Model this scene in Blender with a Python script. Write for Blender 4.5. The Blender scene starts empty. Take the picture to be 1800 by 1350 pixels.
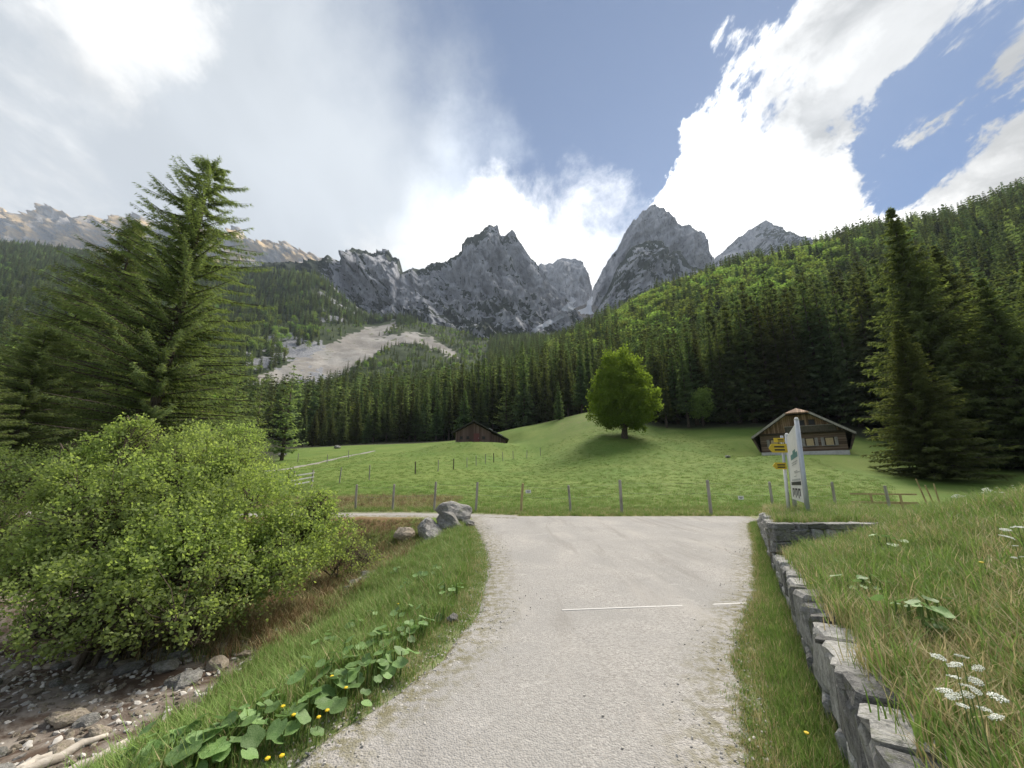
import bpy, bmesh, math, random
import numpy as np
from mathutils import Vector, Matrix, Euler
R = math.radians
rng = np.random.default_rng(7)
random.seed(7)
scene = bpy.context.scene
C = scene.collection

# ---------------------------------------------------------------- camera
PITCH, FOC, EYE = R(13.5), 678.0, 1.55          # focal length in pixels of the 1800 px wide photograph
cd = bpy.data.cameras.new('camera'); cam = bpy.data.objects.new('camera', cd); C.objects.link(cam)
cam.location = (0, 0, EYE); cam.rotation_euler = (R(90) + PITCH, 0, 0)
cd.sensor_width = 36; cd.lens = FOC / 1800 * 36; cd.clip_start = 0.05; cd.clip_end = 30000
scene.camera = cam
SP, CP = math.sin(PITCH), math.cos(PITCH)
def ray(u, v):
    a, b = (u - 900) / FOC, (675 - v) / FOC
    return (a, CP - b * SP, SP + b * CP)
def at(u, v, Y):                                  # the point at forward distance Y seen at pixel u, v
    r = ray(u, v); t = Y / r[1]
    return Vector((r[0] * t, Y, EYE + r[2] * t))
def on_z(u, v, z=0.0):
    r = ray(u, v); t = (z - EYE) / r[2]
    return Vector((r[0] * t, r[1] * t, z))
def pix(x, y, z):
    d = z - EYE; c = y * CP + d * SP; w = -y * SP + d * CP
    return 900 + FOC * x / c, 675 - FOC * w / c

# ---------------------------------------------------------------- sky, sun, exposure
SUN_AZ, SUN_EL = R(36), R(47)                       # azimuth to the right of straight ahead
SUN_DIR = Vector((math.sin(SUN_AZ) * math.cos(SUN_EL), math.cos(SUN_AZ) * math.cos(SUN_EL), math.sin(SUN_EL)))
world = bpy.data.worlds.new('World'); scene.world = world; world.use_nodes = True
wt = world.node_tree; wt.nodes.clear()
class NT:
    def __init__(s, t): s.t = t
    def new(s, kind, **kw):
        n = s.t.nodes.new(kind)
        for k, v in kw.items(): setattr(n, k, v)
        return n
    def put(s, sock, v):
        if isinstance(v, bpy.types.NodeSocket): s.t.links.new(v, sock)
        elif v is not None: sock.default_value = v
    def math(s, op, a, b=None, c=None, clamp=False):
        n = s.new('ShaderNodeMath', operation=op); n.use_clamp = clamp
        for i, v in enumerate((a, b, c)):
            if v is not None: s.put(n.inputs[i], v)
        return n.outputs[0]
    def vmath(s, op, a, b=None, out=0):
        n = s.new('ShaderNodeVectorMath', operation=op); s.put(n.inputs[0], a)
        if b is not None: s.put(n.inputs[3 if op == 'SCALE' else 1], b)
        return n.outputs[out]
    def noise(s, vec, scale, detail=4, rough=0.55, dist=0.0, dim='3D', out='Fac'):
        n = s.new('ShaderNodeTexNoise', noise_dimensions=dim)
        if vec is not None: s.put(n.inputs['Vector'], vec)
        n.inputs['Scale'].default_value = scale; n.inputs['Detail'].default_value = detail
        n.inputs['Roughness'].default_value = rough; n.inputs['Distortion'].default_value = dist
        return n.outputs[out]
    def ramp(s, fac, lo, hi, a=0.0, b=1.0, smooth=True):
        n = s.new('ShaderNodeMapRange'); n.interpolation_type = 'SMOOTHSTEP' if smooth else 'LINEAR'
        s.put(n.inputs['Value'], fac)
        for k, v in (('From Min', lo), ('From Max', hi), ('To Min', a), ('To Max', b)): s.put(n.inputs[k], v)
        return n.outputs['Result']
    def mix(s, fac, a, b, blend='MIX'):
        n = s.new('ShaderNodeMix', data_type='RGBA', blend_type=blend)
        s.put(n.inputs[0], fac)
        for sock, v in ((n.inputs[6], a), (n.inputs[7], b)):
            if isinstance(v, bpy.types.NodeSocket): s.t.links.new(v, sock)
            else: sock.default_value = (*v[:3], 1)
        return n.outputs[2]
    def mapping(s, vec, scale=(1, 1, 1), rot=(0, 0, 0), loc=(0, 0, 0)):
        n = s.new('ShaderNodeMapping'); s.put(n.inputs['Vector'], vec)
        n.inputs['Scale'].default_value = scale; n.inputs['Rotation'].default_value = rot; n.inputs['Location'].default_value = loc
        return n.outputs[0]
    def attr(s, name): return s.new('ShaderNodeAttribute', attribute_name=name).outputs['Fac']

W = NT(wt)
sky = W.new('ShaderNodeTexSky', sky_type='NISHITA'); sky.sun_disc = False
sky.sun_elevation = SUN_EL; sky.sun_rotation = SUN_AZ
sky.altitude = 900; sky.air_density = 1.0; sky.dust_density = 0.05; sky.ozone_density = 6.0
gdir = W.new('ShaderNodeTexCoord').outputs['Generated']
def blob(u, v, r0, r1):                           # soft spot in the sky: full inside r1 degrees, gone at r0 degrees
    d = Vector(ray(u, v)).normalized()
    dn = W.vmath('DOT_PRODUCT', gdir_w, tuple(d), out=1)
    return W.ramp(dn, math.cos(R(r0)), math.cos(R(r1)))
warp = W.vmath('ADD', W.vmath('SCALE', W.vmath('SUBTRACT', W.noise(gdir, 2.2, 3, 0.6, out='Color'), (0.5, 0.5, 0.5)), 0.36),
               W.vmath('SCALE', W.vmath('SUBTRACT', W.noise(gdir, 9.0, 5, 0.68, out='Color'), (0.5, 0.5, 0.5)), 0.16))
gdir_w = W.vmath('NORMALIZE', W.vmath('ADD', gdir, warp))
# clouds lie on a high flat layer: project the direction on it so they shrink towards the horizon
sz = W.new('ShaderNodeSeparateXYZ'); W.put(sz.inputs[0], gdir)
den = W.math('ADD', W.math('MAXIMUM', sz.outputs[2], 0.0), 0.22)
cb = W.new('ShaderNodeCombineXYZ')
W.put(cb.inputs[0], W.math('DIVIDE', sz.outputs[0], den)); W.put(cb.inputs[1], W.math('DIVIDE', sz.outputs[1], den))
lay = cb.outputs[0]
def amp(n, k): return W.math('MULTIPLY', W.math('SUBTRACT', n, 0.5), k)
n_big = amp(W.noise(W.mapping(lay, scale=(1.0, 0.5, 1), rot=(0, 0, R(40))), 1.5, 6, 0.55, 0.6), 2.6)
n_fine = amp(W.noise(W.mapping(lay, scale=(1.0, 0.68, 1), rot=(0, 0, R(-35))), 4.4, 9, 0.66, 0.25), 3.2)
n_wisp = amp(W.noise(W.mapping(lay, scale=(1.0, 0.5, 1), rot=(0, 0, R(-30))), 9.0, 6, 0.7, 0.3), 2.0)
def summ(*terms):
    o = None
    for k, s in terms:
        t = s if k == 1 else W.math('MULTIPLY', s, k); o = t if o is None else W.math('ADD', o, t)
    return o
# thin grey veil: everywhere a little, thick to the left, open overhead in the middle
veil_c = summ((0.62, n_big), (0.06, n_wisp), (0.95, blob(60, 300, 60, 16)), (0.45, blob(640, 330, 30, 6)), (0.50, blob(1000, 400, 26, 6)), (-1.15, blob(960, -20, 44, 8)),
              (-0.30, blob(1130, 120, 16, 3)), (-0.55, blob(1540, 300, 13, 3)))
veil = W.ramp(veil_c, -0.50, 0.70)
# broken cumulus (right) with crisp rims, and soft banks (left, and low over the peaks)
thick_c = summ((1.0, n_fine), (0.30, n_wisp), (0.14, blob(1430, 190, 26, 12)), (0.20, blob(1700, 130, 24, 8)), (0.16, blob(1300, 200, 12, 3)), (0.36, blob(1300, 380, 14, 4)), (0.50, blob(1710, 330, 10, 3)), (0.36, blob(1480, 420, 9, 2)), (0.22, blob(1180, 330, 10, 2)),
                (-0.75, blob(1560, 300, 9, 2)), (-0.35, blob(1340, 250, 6, 1)), (-0.75, blob(960, 120, 26, 12)), (-0.9, blob(350, 230, 44, 22)))
thick = W.ramp(thick_c, 0.10, 0.36)
soft_c = summ((0.55, n_fine), (0.12, n_wisp), (0.75, blob(960, 420, 17, 5)), (0.60, blob(790, 400, 15, 3)), (0.55, blob(190, 10, 12, 2)), (0.50, blob(255, 110, 9, 2)), (0.40, blob(80, 330, 11, 3)), (-0.45, blob(960, 60, 26, 12)), (-0.35, blob(480, 200, 20, 8)))
soft = W.ramp(soft_c, 0.10, 0.95)
glow = summ((1.0, blob(990, 400, 22, 2)), (0.55, blob(1400, 260, 22, 6)), (0.5, blob(1700, 320, 12, 3)), (0.28, blob(220, 60, 9, 2)))
grey = summ((1.0, blob(1640, 130, 15, 5)), (0.9, blob(1770, 220, 15, 5)), (0.3, blob(1480, 60, 10, 3)), (0.45, blob(60, 130, 20, 6)), (0.35, blob(700, 350, 10, 2)))
br = W.math('ADD', 0.50, W.math('MULTIPLY', W.ramp(W.noise(lay, 3.4, 5, 0.6, 0.5), 0.32, 0.66), 0.16))
br = W.math('ADD', br, W.math('MULTIPLY', glow, 0.75))
br = W.math('SUBTRACT', br, W.math('MULTIPLY', grey, 0.55))
br = W.math('MULTIPLY', W.math('MAXIMUM', br, 0.36), W.ramp(W.noise(W.mapping(lay, rot=(0, 0, .5)), 4.0, 6, 0.62, 0.8), 0.3, 0.7, 0.72, 1.30))
def tint(val, col):
    n = W.new('ShaderNodeVectorMath', operation='SCALE'); n.inputs[0].default_value = col; W.put(n.inputs[3], val); return n.outputs[0]
CL = 20.0                                          # cloud radiance in units of the sky texture (background strength is 0.05)
veil_b = W.math('ADD', W.math('ADD', 0.37, W.math('MULTIPLY', blob(990, 410, 24, 2), 0.45)), W.math('MULTIPLY', W.ramp(n_big, -0.5, 0.5), 0.09))
skycol = W.mix(W.math('MULTIPLY', veil, 0.95), sky.outputs[0], tint(W.math('MULTIPLY', veil_b, CL), (0.94, 0.99, 1.03)))
soft_b = W.math('ADD', W.math('MULTIPLY', glow, 0.50), W.ramp(W.noise(lay, 5.0, 6, 0.6, 0.6), 0.3, 0.7, 0.46, 0.66))
skycol = W.mix(soft, skycol, tint(W.math('MULTIPLY', soft_b, CL), (1.0, 0.985, 0.95)))
skycol = W.mix(thick, skycol, tint(W.math('MULTIPLY', br, CL), (1.0, 0.985, 0.95)))
bg = W.new('ShaderNodeBackground'); W.put(bg.inputs[0], skycol); bg.inputs[1].default_value = 0.05
world.cycles.sampling_method = "MANUAL"; world.cycles.sample_map_resolution = 512
wo = W.new('ShaderNodeOutputWorld'); W.put(wo.inputs[0], bg.outputs[0])

sl = bpy.data.lights.new('sun', 'SUN'); so = bpy.data.objects.new('sun', sl); C.objects.link(so)
sl.energy = 4.2; sl.angle = R(30); sl.color = (1.0, 0.93, 0.82)
so.rotation_euler = (-SUN_DIR).to_track_quat('-Z', 'Y').to_euler(); so.location = (0, 0, 60)

scene.view_settings.view_transform = 'Standard'; scene.view_settings.look = 'None'
scene.view_settings.gamma = 1.0; scene.view_settings.use_curve_mapping = False
scene.view_settings.exposure = 0.90
scene.cycles.max_bounces = 5; scene.cycles.diffuse_bounces = 2; scene.cycles.transmission_bounces = 4
scene.cycles.glossy_bounces = 2; scene.cycles.transparent_max_bounces = 4; scene.cycles.volume_bounces = 0
scene.cycles.use_denoising = True

# ---------------------------------------------------------------- numeric helpers
def sm(a, b, x):
    t = np.clip((x - a) / (b - a), 0, 1); return t * t * (3 - 2 * t)
_perm = np.random.default_rng(3).permutation(4096)
_g = np.random.default_rng(4).uniform(0, 2 * np.pi, 4096)
def perlin(x, y):
    x = np.asarray(x, float); y = np.asarray(y, float)
    xi = np.floor(x).astype(int); yi = np.floor(y).astype(int); xf = x - xi; yf = y - yi
    u = xf ** 3 * (xf * (xf * 6 - 15) + 10); v = yf ** 3 * (yf * (yf * 6 - 15) + 10)
    def gr(i, j, dx, dy):
        a = _g[_perm[(_perm[i & 4095] + j) & 4095]]; return np.cos(a) * dx + np.sin(a) * dy
    a = gr(xi, yi, xf, yf); b = gr(xi + 1, yi, xf - 1, yf); c = gr(xi, yi + 1, xf, yf - 1); d = gr(xi + 1, yi + 1, xf - 1, yf - 1)
    return (a + (b - a) * u + ((c + (d - c) * u) - (a + (b - a) * u)) * v) * 1.5
def fbm(x, y, o=4, g=0.5):
    s = 0; a = 1; n = 0
    for k in range(o):
        s = s + a * perlin(x * 2 ** k + 17 * k, y * 2 ** k - 9 * k); n += a; a *= g
    return s / n
def ridged(x, y, o=4, g=0.5):
    s = 0; a = 1; n = 0
    for k in range(o):
        s = s + a * (1 - 2 * np.abs(perlin(x * 2 ** k + 31 * k, y * 2 ** k + 7 * k))); n += a; a *= g
    return s / n
def inside(poly, u, v):
    u = np.asarray(u, float); v = np.asarray(v, float); r = np.zeros(u.shape, bool); n = len(poly)
    for i in range(n):
        (x1, y1), (x2, y2) = poly[i], poly[(i + 1) % n]
        if y1 == y2: continue
        c = ((y1 > v) != (y2 > v)) & (u < (x2 - x1) * (v - y1) / (y2 - y1) + x1); r ^= c
    return r

# ---------------------------------------------------------------- mesh helpers
def mesh_np(name, V, F, mat=None, smooth=False, attrs=None):
    V = np.asarray(V, np.float32); F = np.asarray(F, np.int32); k = F.shape[1]
    me = bpy.data.meshes.new(name); me.vertices.add(len(V)); me.vertices.foreach_set('co', V.ravel())
    me.loops.add(F.size); me.loops.foreach_set('vertex_index', F.ravel())
    me.polygons.add(len(F)); me.polygons.foreach_set('loop_start', np.arange(0, F.size, k, dtype=np.int32))
    me.update(calc_edges=True)
    if smooth: me.polygons.foreach_set('use_smooth', np.ones(len(F), bool))
    for n, a in (attrs or {}).items():
        at_ = me.attributes.new(n, 'FLOAT', 'POINT'); at_.data.foreach_set('value', np.asarray(a, np.float32))
    if mat: me.materials.append(mat)
    me.validate(); return me
def link(name, me, parent=None, loc=None, rot=None, scale=None):
    o = bpy.data.objects.new(name, me); C.objects.link(o)
    if parent is not None: o.parent = parent
    if loc is not None: o.location = loc
    if rot is not None: o.rotation_euler = rot
    if scale is not None: o.scale = scale if hasattr(scale, '__len__') else (scale,) * 3
    return o
def tag(o, label=None, cat=None, group=None, kind=None):
    if label: o['label'] = label
    if cat: o['category'] = cat
    if group: o['group'] = group
    if kind: o['kind'] = kind
    return o
def thing(name, label, cat, loc=(0, 0, 0), rz=0.0, group=None):
    o = bpy.data.objects.new(name, None); C.objects.link(o); o.empty_display_size = 0.2
    o.location = loc; o.rotation_euler = (0, 0, rz); return tag(o, label, cat, group)
class MB:                                          # collects pieces of ONE mesh
    def __init__(s): s.V = []; s.F = []
    def add(s, V, F):
        n = len(s.V); s.V += [tuple(v) for v in V]; s.F += [tuple(i + n for i in f) for f in F]; return s
    def box(s, c, d, rot=None):
        x, y, z = d[0] / 2, d[1] / 2, d[2] / 2
        V = [Vector(p) for p in ((-x, -y, -z), (x, -y, -z), (x, y, -z), (-x, y, -z), (-x, -y, z), (x, -y, z), (x, y, z), (-x, y, z))]
        if rot is not None:
            m = Euler(rot).to_matrix(); V = [m @ p for p in V]
        return s.add([p + Vector(c) for p in V], [(0, 3, 2, 1), (4, 5, 6, 7), (0, 1, 5, 4), (1, 2, 6, 5), (2, 3, 7, 6), (3, 0, 4, 7)])
    def prism(s, poly, y0, y1):                     # polygon in x, z run from y0 to y1
        n = len(poly); V = [(x, y0, z) for x, z in poly] + [(x, y1, z) for x, z in poly]
        F = [tuple(range(n)), tuple(range(2 * n - 1, n - 1, -1))] + [(i, i + n, (i + 1) % n + n, (i + 1) % n) for i in range(n)]
        return s.add(V, F)
    def tube(s, pts, rad, n=6, cap=True):
        pts = [Vector(p) for p in pts]; rad = rad if hasattr(rad, '__len__') else [rad] * len(pts); V = []; F = []
        for i, p in enumerate(pts):
            d = (pts[min(i + 1, len(pts) - 1)] - pts[max(i - 1, 0)]).normalized()
            a = d.orthogonal().normalized() if i == 0 else (pa - d * pa.dot(d)).normalized()
            pa = a; b = d.cross(a)
            for k in range(n):
                t = 2 * math.pi * k / n; V.append(p + (a * math.cos(t) + b * math.sin(t)) * rad[i])
        for i in range(len(pts) - 1):
            for k in range(n): F.append((i * n + k, i * n + (k + 1) % n, (i + 1) * n + (k + 1) % n, (i + 1) * n + k))
        if cap: F.append(tuple(range(n - 1, -1, -1))); F.append(tuple(range((len(pts) - 1) * n, len(pts) * n)))
        return s.add(V, F)
    def mesh(s, name, mat=None, smooth=False, bevel=0.0):
        me = bpy.data.meshes.new(name); me.from_pydata(s.V, [], s.F)
        bm = bmesh.new(); bm.from_mesh(me); bmesh.ops.recalc_face_normals(bm, faces=bm.faces)
        if bevel: bmesh.ops.bevel(bm, geom=list(bm.edges), offset=bevel, segments=1, affect='EDGES', profile=0.5)
        bm.to_mesh(me); bm.free()
        if smooth: me.polygons.foreach_set('use_smooth', np.ones(len(me.polygons), bool))
        if mat: me.materials.append(mat)
        return me
    def build(s, name, mat=None, parent=None, smooth=False, bevel=0.0, **kw):
        return link(name, s.mesh(name, mat, smooth, bevel), parent, **kw)

# ---------------------------------------------------------------- materials
def material(name):
    m = bpy.data.materials.new(name); m.use_nodes = True; m.node_tree.nodes.clear(); return m, NT(m.node_tree)
def finish(m, N, color, rough=0.9, bump=None, bstr=0.4, bdist=0.05, spec=0.2, metal=0.0, trans=None):
    b = N.new('ShaderNodeBsdfPrincipled'); N.put(b.inputs['Base Color'], color if isinstance(color, bpy.types.NodeSocket) else (*color[:3], 1))
    N.put(b.inputs['Roughness'], rough); b.inputs['Specular IOR Level'].default_value = spec; b.inputs['Metallic'].default_value = metal
    if bump is not None:
        bp = N.new('ShaderNodeBump'); bp.inputs['Strength'].default_value = bstr; bp.inputs['Distance'].default_value = bdist
        N.put(bp.inputs['Height'], bump); N.put(b.inputs['Normal'], bp.outputs[0])
    sh = b.outputs[0]
    if trans is not None:
        t = N.new('ShaderNodeBsdfTranslucent'); N.put(t.inputs[0], trans[1]); mx = N.new('ShaderNodeMixShader'); mx.inputs[0].default_value = trans[0]
        N.put(mx.inputs[1], sh); N.put(mx.inputs[2], t.outputs[0]); sh = mx.outputs[0]
    o = N.new('ShaderNodeOutputMaterial'); N.put(o.inputs[0], sh); return m
def pos(N): return N.new('ShaderNodeNewGeometry').outputs['Position']
def objc(N): return N.new('ShaderNodeTexCoord').outputs['Object']

def foliage_mat(name, dark, light, trans=0.3, tree_var=0.25, rough=0.65):
    m, N = material(name)
    g = N.new('ShaderNodeNewGeometry'); oi = N.new('ShaderNodeObjectInfo')
    r = g.outputs['Random Per Island']
    c = N.mix(r, dark, light)
    c = N.mix(N.ramp(N.noise(objc(N), 0.9, 3), 0.35, 0.65), c, tuple(k * 0.75 for k in light))
    hs = N.new('ShaderNodeHueSaturation'); N.put(hs.inputs['Color'], c)
    N.put(hs.inputs['Hue'], N.ramp(oi.outputs['Random'], 0, 1, 0.5 - 0.035 * tree_var / 0.25, 0.5 + 0.02, False))
    N.put(hs.inputs['Value'], N.ramp(oi.outputs['Random'], 0, 1, 1 - tree_var, 1 + tree_var, False))
    col = hs.outputs[0]
    tc = N.mix(1.0, col, (1.5, 1.6, 0.75), 'MULTIPLY')
    return finish(m, N, col, rough, spec=0.0, trans=(trans, tc))
def bark_mat(name, a, b, sc=6):
    m, N = material(name); p = objc(N)
    n = N.noise(N.mapping(p, scale=(sc, sc, sc * 0.25)), 1.6, 6, 0.65)
    return finish(m, N, N.mix(N.ramp(n, 0.3, 0.7), a, b), 0.95, n, 0.8, 0.04)
def stone_mat(name, a, b, moss=0.25, lichen=True, scale=6, bump=0.6):
    m, N = material(name); p = objc(N); g = N.new('ShaderNodeNewGeometry'); oi = N.new('ShaderNodeObjectInfo')
    off = N.vmath('ADD', p, N.vmath('SCALE', (3.1, 7.7, 5.3), N.math('MULTIPLY', oi.outputs['Random'], 9.0)))
    n1 = N.noise(off, scale, 8, 0.65); n2 = N.noise(off, scale * 5, 5, 0.6); n3 = N.noise(off, scale * 0.6, 4)
    c = N.mix(N.ramp(n1, 0.3, 0.72), a, b)
    hs = N.new('ShaderNodeHueSaturation'); N.put(hs.inputs['Color'], c); N.put(hs.inputs['Value'], N.ramp(oi.outputs['Random'], 0, 1, 0.72, 1.2, False)); c = hs.outputs[0]
    if lichen: c = N.mix(N.ramp(n2, 0.6, 0.68, 0, 0.6), c, (0.55, 0.55, 0.50))
    if lichen: c = N.mix(N.ramp(n2, 0.40, 0.33, 0, 0.7), c, (0.06, 0.06, 0.06))
    if moss: c = N.mix(N.math('MULTIPLY', N.ramp(n3, 0.52, 0.66), moss * 2), c, (0.10, 0.12, 0.035))
    return finish(m, N, c, 0.92, N.math('ADD', n1, N.math('MULTIPLY', n2, 0.35)), bump, 0.05)
def wood_mat(name, a, b, axis=2, sc=14, bump=0.5):
    m, N = material(name); p = objc(N); oi = N.new('ShaderNodeObjectInfo')
    off = N.vmath('ADD', p, N.vmath('SCALE', (5.1, 3.3, 8.7), N.math('MULTIPLY', oi.outputs['Random'], 9.0)))
    s = [sc] * 3; s[axis] = sc * 0.08
    n = N.noise(N.mapping(off, scale=tuple(s)), 1.0, 7, 0.65); n2 = N.noise(off, 3, 4)
    c = N.mix(N.ramp(n, 0.32, 0.7), a, b); c = N.mix(N.ramp(n2, 0.45, 0.75, 0, 0.5), c, tuple(k * 0.6 for k in a))
    return finish(m, N, c, 0.85, n, bump, 0.02)
def plain_mat(name, col, rough=0.6, spec=0.3, metal=0.0, var=0.15, sc=8):
    m, N = material(name); n = N.noise(objc(N), sc, 6, 0.65)
    c = N.mix(N.ramp(n, 0.3, 0.75), col, tuple(k * (1 - var) for k in col))
    return finish(m, N, c, rough, n, 0.15, 0.01, spec, metal)

# ================================================================ THE LAND
# ---- broad lie of the land beyond the road, from surveyed control points (pixel column, row, forward distance)
CTRL = [(625,897,19.1),(836,900,18.2),(1093,903,17.4),(1250,906,16.7),(1470,905,16.9),(1650,905,16.5),(1800,903,16),(2000,903,15),(300,903,19),(100,903,19),(0,903,18),(-200,903,17),
 (1000,885,22),(1300,880,22),(700,880,23),(505,852,33),(440,847,34),(200,850,33),(0,850,30),(-200,850,28),(730,832,41),(797,825,46),(868,812,54),(950,801,62),(845,779,70),(1098,770,60),(1000,792,58),
 (1250,812,42),(1413,803,42),(1550,812,38),(1640,850,29),(1800,850,28),(2000,850,26),(1040,728,80),(905,755,85),(790,779,80),(700,783,85),(600,786,88),(540,788,90),(440,806,75),(300,806,75),(560,815,58),(440,830,46),
 (1160,752,72),(1250,750,70),(1330,747,68),(1450,747,64),(1540,765,58),(1700,785,50),(1800,785,45),(1950,760,42),
 (545,785,112),(700,775,118),(850,768,118),(950,745,114),(1040,724,112),(1040,690,165),(1200,690,130),(1330,660,130),(1500,600,140),(1700,560,130),(1850,520,120),(2000,500,115),
 (540,760,180),(700,740,200),(850,722,200),(440,690,350),(560,640,480),(640,600,620),(700,577,720),(650,690,350),(720,612,600),(800,622,600),(900,640,450),(950,604,650),(1000,604,600),
 (1080,566,450),(1200,512,420),(1300,484,400),(1450,448,340),(1540,425,300),(1700,400,280),(1800,360,270),(1950,310,270),
 (1450,500,520),(1700,450,450),(1900,400,450),(1300,540,640),(1080,600,720),(1200,580,800),(1500,540,820),(1900,480,820),
 (0,740,110),(200,730,120),(-150,740,105),(0,600,300),(200,605,320),(-150,590,300),(350,610,400),(440,570,560),(0,468,650),(-150,460,640),(100,480,650),(250,490,680),(380,500,700),(450,505,750),(560,498,800),(640,565,800),(900,600,820)]
_c = []
for u, v, Y in CTRL:
    p_ = at(u, v, Y); _c.append((p_.x / Y, math.log(Y), (p_.z - EYE) / Y))
_c = np.array(_c); KA, KL = 2.2, 1.0
_X = np.c_[_c[:, 0] * KA, _c[:, 1] * KL]
def _kern(r2): return 0.5 * r2 * np.log(r2 + 1e-9)
n_ = len(_X); _D = ((_X[:, None] - _X[None]) ** 2).sum(-1)
_A = np.zeros((n_ + 3, n_ + 3)); _A[:n_, :n_] = _kern(_D) + np.eye(n_) * 2e-4; _A[:n_, n_] = 1; _A[:n_, n_ + 1:] = _X; _A[n_:, :n_] = _A[:n_, n_:].T
_w = np.linalg.solve(_A, np.r_[_c[:, 2], 0, 0, 0])
def h_far(x, y):
    x = np.asarray(x, float).ravel(); y = np.maximum(np.asarray(y, float).ravel(), 14.0)
    q = np.c_[np.clip(x / y, -1.75, 1.75) * KA, np.log(y) * KL]; e = np.empty(len(q))
    for i in range(0, len(q), 20000):
        s = q[i:i + 20000]; d = ((s[:, None] - _X[None]) ** 2).sum(-1)
        e[i:i + 20000] = _kern(d) @ _w[:n_] + _w[n_] + s @ _w[n_ + 1:]
    return EYE + y * e
# ---- the near ground: level road, gully to the left, banked wall to the right
XL = np.array([(-2.2, -40), (-1.9, 0), (-1.5, 1.6), (-1.31, 2.54), (-1.2, 2.83), (-.99, 3.14), (-.77, 3.72), (-.59, 4.46), (-.49, 4.96), (-.48, 6.47), (-.58, 8.19), (-.97, 11.24), (-1.49, 14.0), (-1.7, 16.3), (-1.7, 30)])
XR = np.array([(1.0, -40), (1.0, 0.5), (1.46, 2.54), (1.75, 3.21), (2.29, 4.18), (3.51, 5.87), (5.74, 9.47), (8.2, 13.9), (9.4, 15.2), (9.6, 16.3), (9.6, 30)])
def xl(y): return np.interp(y, XL[:, 1], XL[:, 0])
def xr(y): return np.interp(y, XR[:, 1], XR[:, 0])
def wall_x(y): return 0.38 + 0.575 * np.maximum(y, 1.0)
def wall_top(y): return np.interp(y, [1, 2, 3.8, 5.4, 6.5, 7.0, 8, 14], [.62, .60, .52, .44, .34, .2, .2, .04])
PATH = np.array([(-60, 23.5), (-30, 19.8), (-16, 17.9), (-9, 17.5), (-5, 17.3), (-1.2, 16.6), (0.5, 15.9)])
def path_y(x): return np.interp(x, PATH[:, 0], PATH[:, 1])
def h_local(x, y):
    d = xl(y) - x + 0.25 * perlin(x * 0.5, y * 0.5)
    g = -1.25 * sm(0.05, 3.7, d) + 1.5 * sm(7.3, 12.0, d)
    z = np.where(d > 0, g * (1 - sm(11.5, 15.6, y)), 0) + sm(0.2, 1.5, d) * 0.07 * fbm(x * 1.1, y * 1.1, 4)
    s = (x - wall_x(y)) * 0.867
    zt = wall_top(y); zc = np.interp(y, [0, 5.0, 7.0, 9, 11, 14.5], [1.45, 1.36, 1.08, .70, .30, .0])
    bank = (zt + (zc - zt) * sm(-0.3, 3.6, s)) * sm(0.03, 0.17, s) + sm(0.3, 1.2, s) * (1 - sm(12, 15, y)) * 0.09 * fbm(x * 1.3 + 5, y * 1.3, 4)
    plat = 0.76 * sm(6.74, 6.86, y) * (1 - sm(10.2, 12.6, y)) * sm(0.03, 0.17, s) * (1 - sm(2.2, 4.0, s))
    z = z + np.where(s > 0, np.maximum(bank, plat), 0)
    return z
def road_in(x, y):                                  # metres inside the gravel (positive) or outside
    y_ = np.minimum(y, 16.25)
    a = np.minimum(np.minimum(x - xl(y_), xr(y_) - x), 16.25 + 0.12 * perlin(x * 0.7, 3.3) - y)
    b = np.where(x < 0.3, 0.95 - np.abs(y - path_y(x)), -9)
    return np.maximum(a, b)
def ground_h(x, y):
    x = np.asarray(x, float); y = np.asarray(y, float)
    t = sm(15.2, 19.0, y); z = h_local(x, y)
    hf = h_far(x, y).reshape(x.shape)
    hf = hf + sm(18, 30, y) * (0.16 * fbm(x * .12, y * .12, 3) + 0.05 * fbm(x * .6, y * .6, 3))
    return z * (1 - t) + hf * t
_ground_h = ground_h
SITES = [(at(1413, 801, 42), 5.5, 11.0), (at(836, 780, 70), 5.5, 12.0)]       # levelled ground under the two houses
_sz = [float(_ground_h(np.array([q.x]), np.array([q.y]))[0]) for q, _, _ in SITES]
def ground_h(x, y):
    z = _ground_h(x, y)
    for (q, r0, r1), z0 in zip(SITES, _sz):
        d_ = np.hypot(np.asarray(x) - q.x, np.asarray(y) - q.y - 2.0); w_ = 1 - sm(r0, r1, d_); z = z * (1 - w_) + z0 * w_
    return z
def gz(x, y): return float(ground_h(np.array([x]), np.array([y]))[0])

def axis(lo, a, b, hi, step, grow):
    m = list(np.arange(a, b + 1e-6, step)); s = step; x = b
    while x < hi: s *= grow; x += s; m.append(x)
    s = step; x = a; L = []
    while x > lo: s *= grow; x -= s; L.append(x)
    return np.array(L[::-1] + m)
xs = axis(-190, -11, 11, 190, 0.11, 1.055); ys = axis(-60, 0.5, 16, 150, 0.11, 1.045)
GX, GY = np.meshgrid(xs, ys); GZ = ground_h(GX, GY); rin = road_in(GX, GY)
GZ = GZ - 0.05 * sm(0.0, 0.25, rin)
def grid_faces(ny, nx):
    i = np.arange(ny - 1)[:, None] * nx + np.arange(nx - 1)[None]
    return np.stack([i, i + 1, i + nx + 1, i + nx], -1).reshape(-1, 4)
dL = xl(GY) - GX
sR = (GX - wall_x(GY)) * 0.867
dry = np.clip(sm(0.0, 0.6, sR) * (1 - sm(13, 16, GY)) * (0.55 + 0.9 * fbm(GX * .55 + 3, GY * .55, 4)) , 0, 1)
dry = np.maximum(dry, sm(19.0, 20.5, GY) * (1 - sm(23, 27, GY)) * sm(-2.5, -4.5, GX) * sm(-16, -11, GX) * (0.55 + 0.8 * fbm(GX * .3, GY * .5, 4)))
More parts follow.
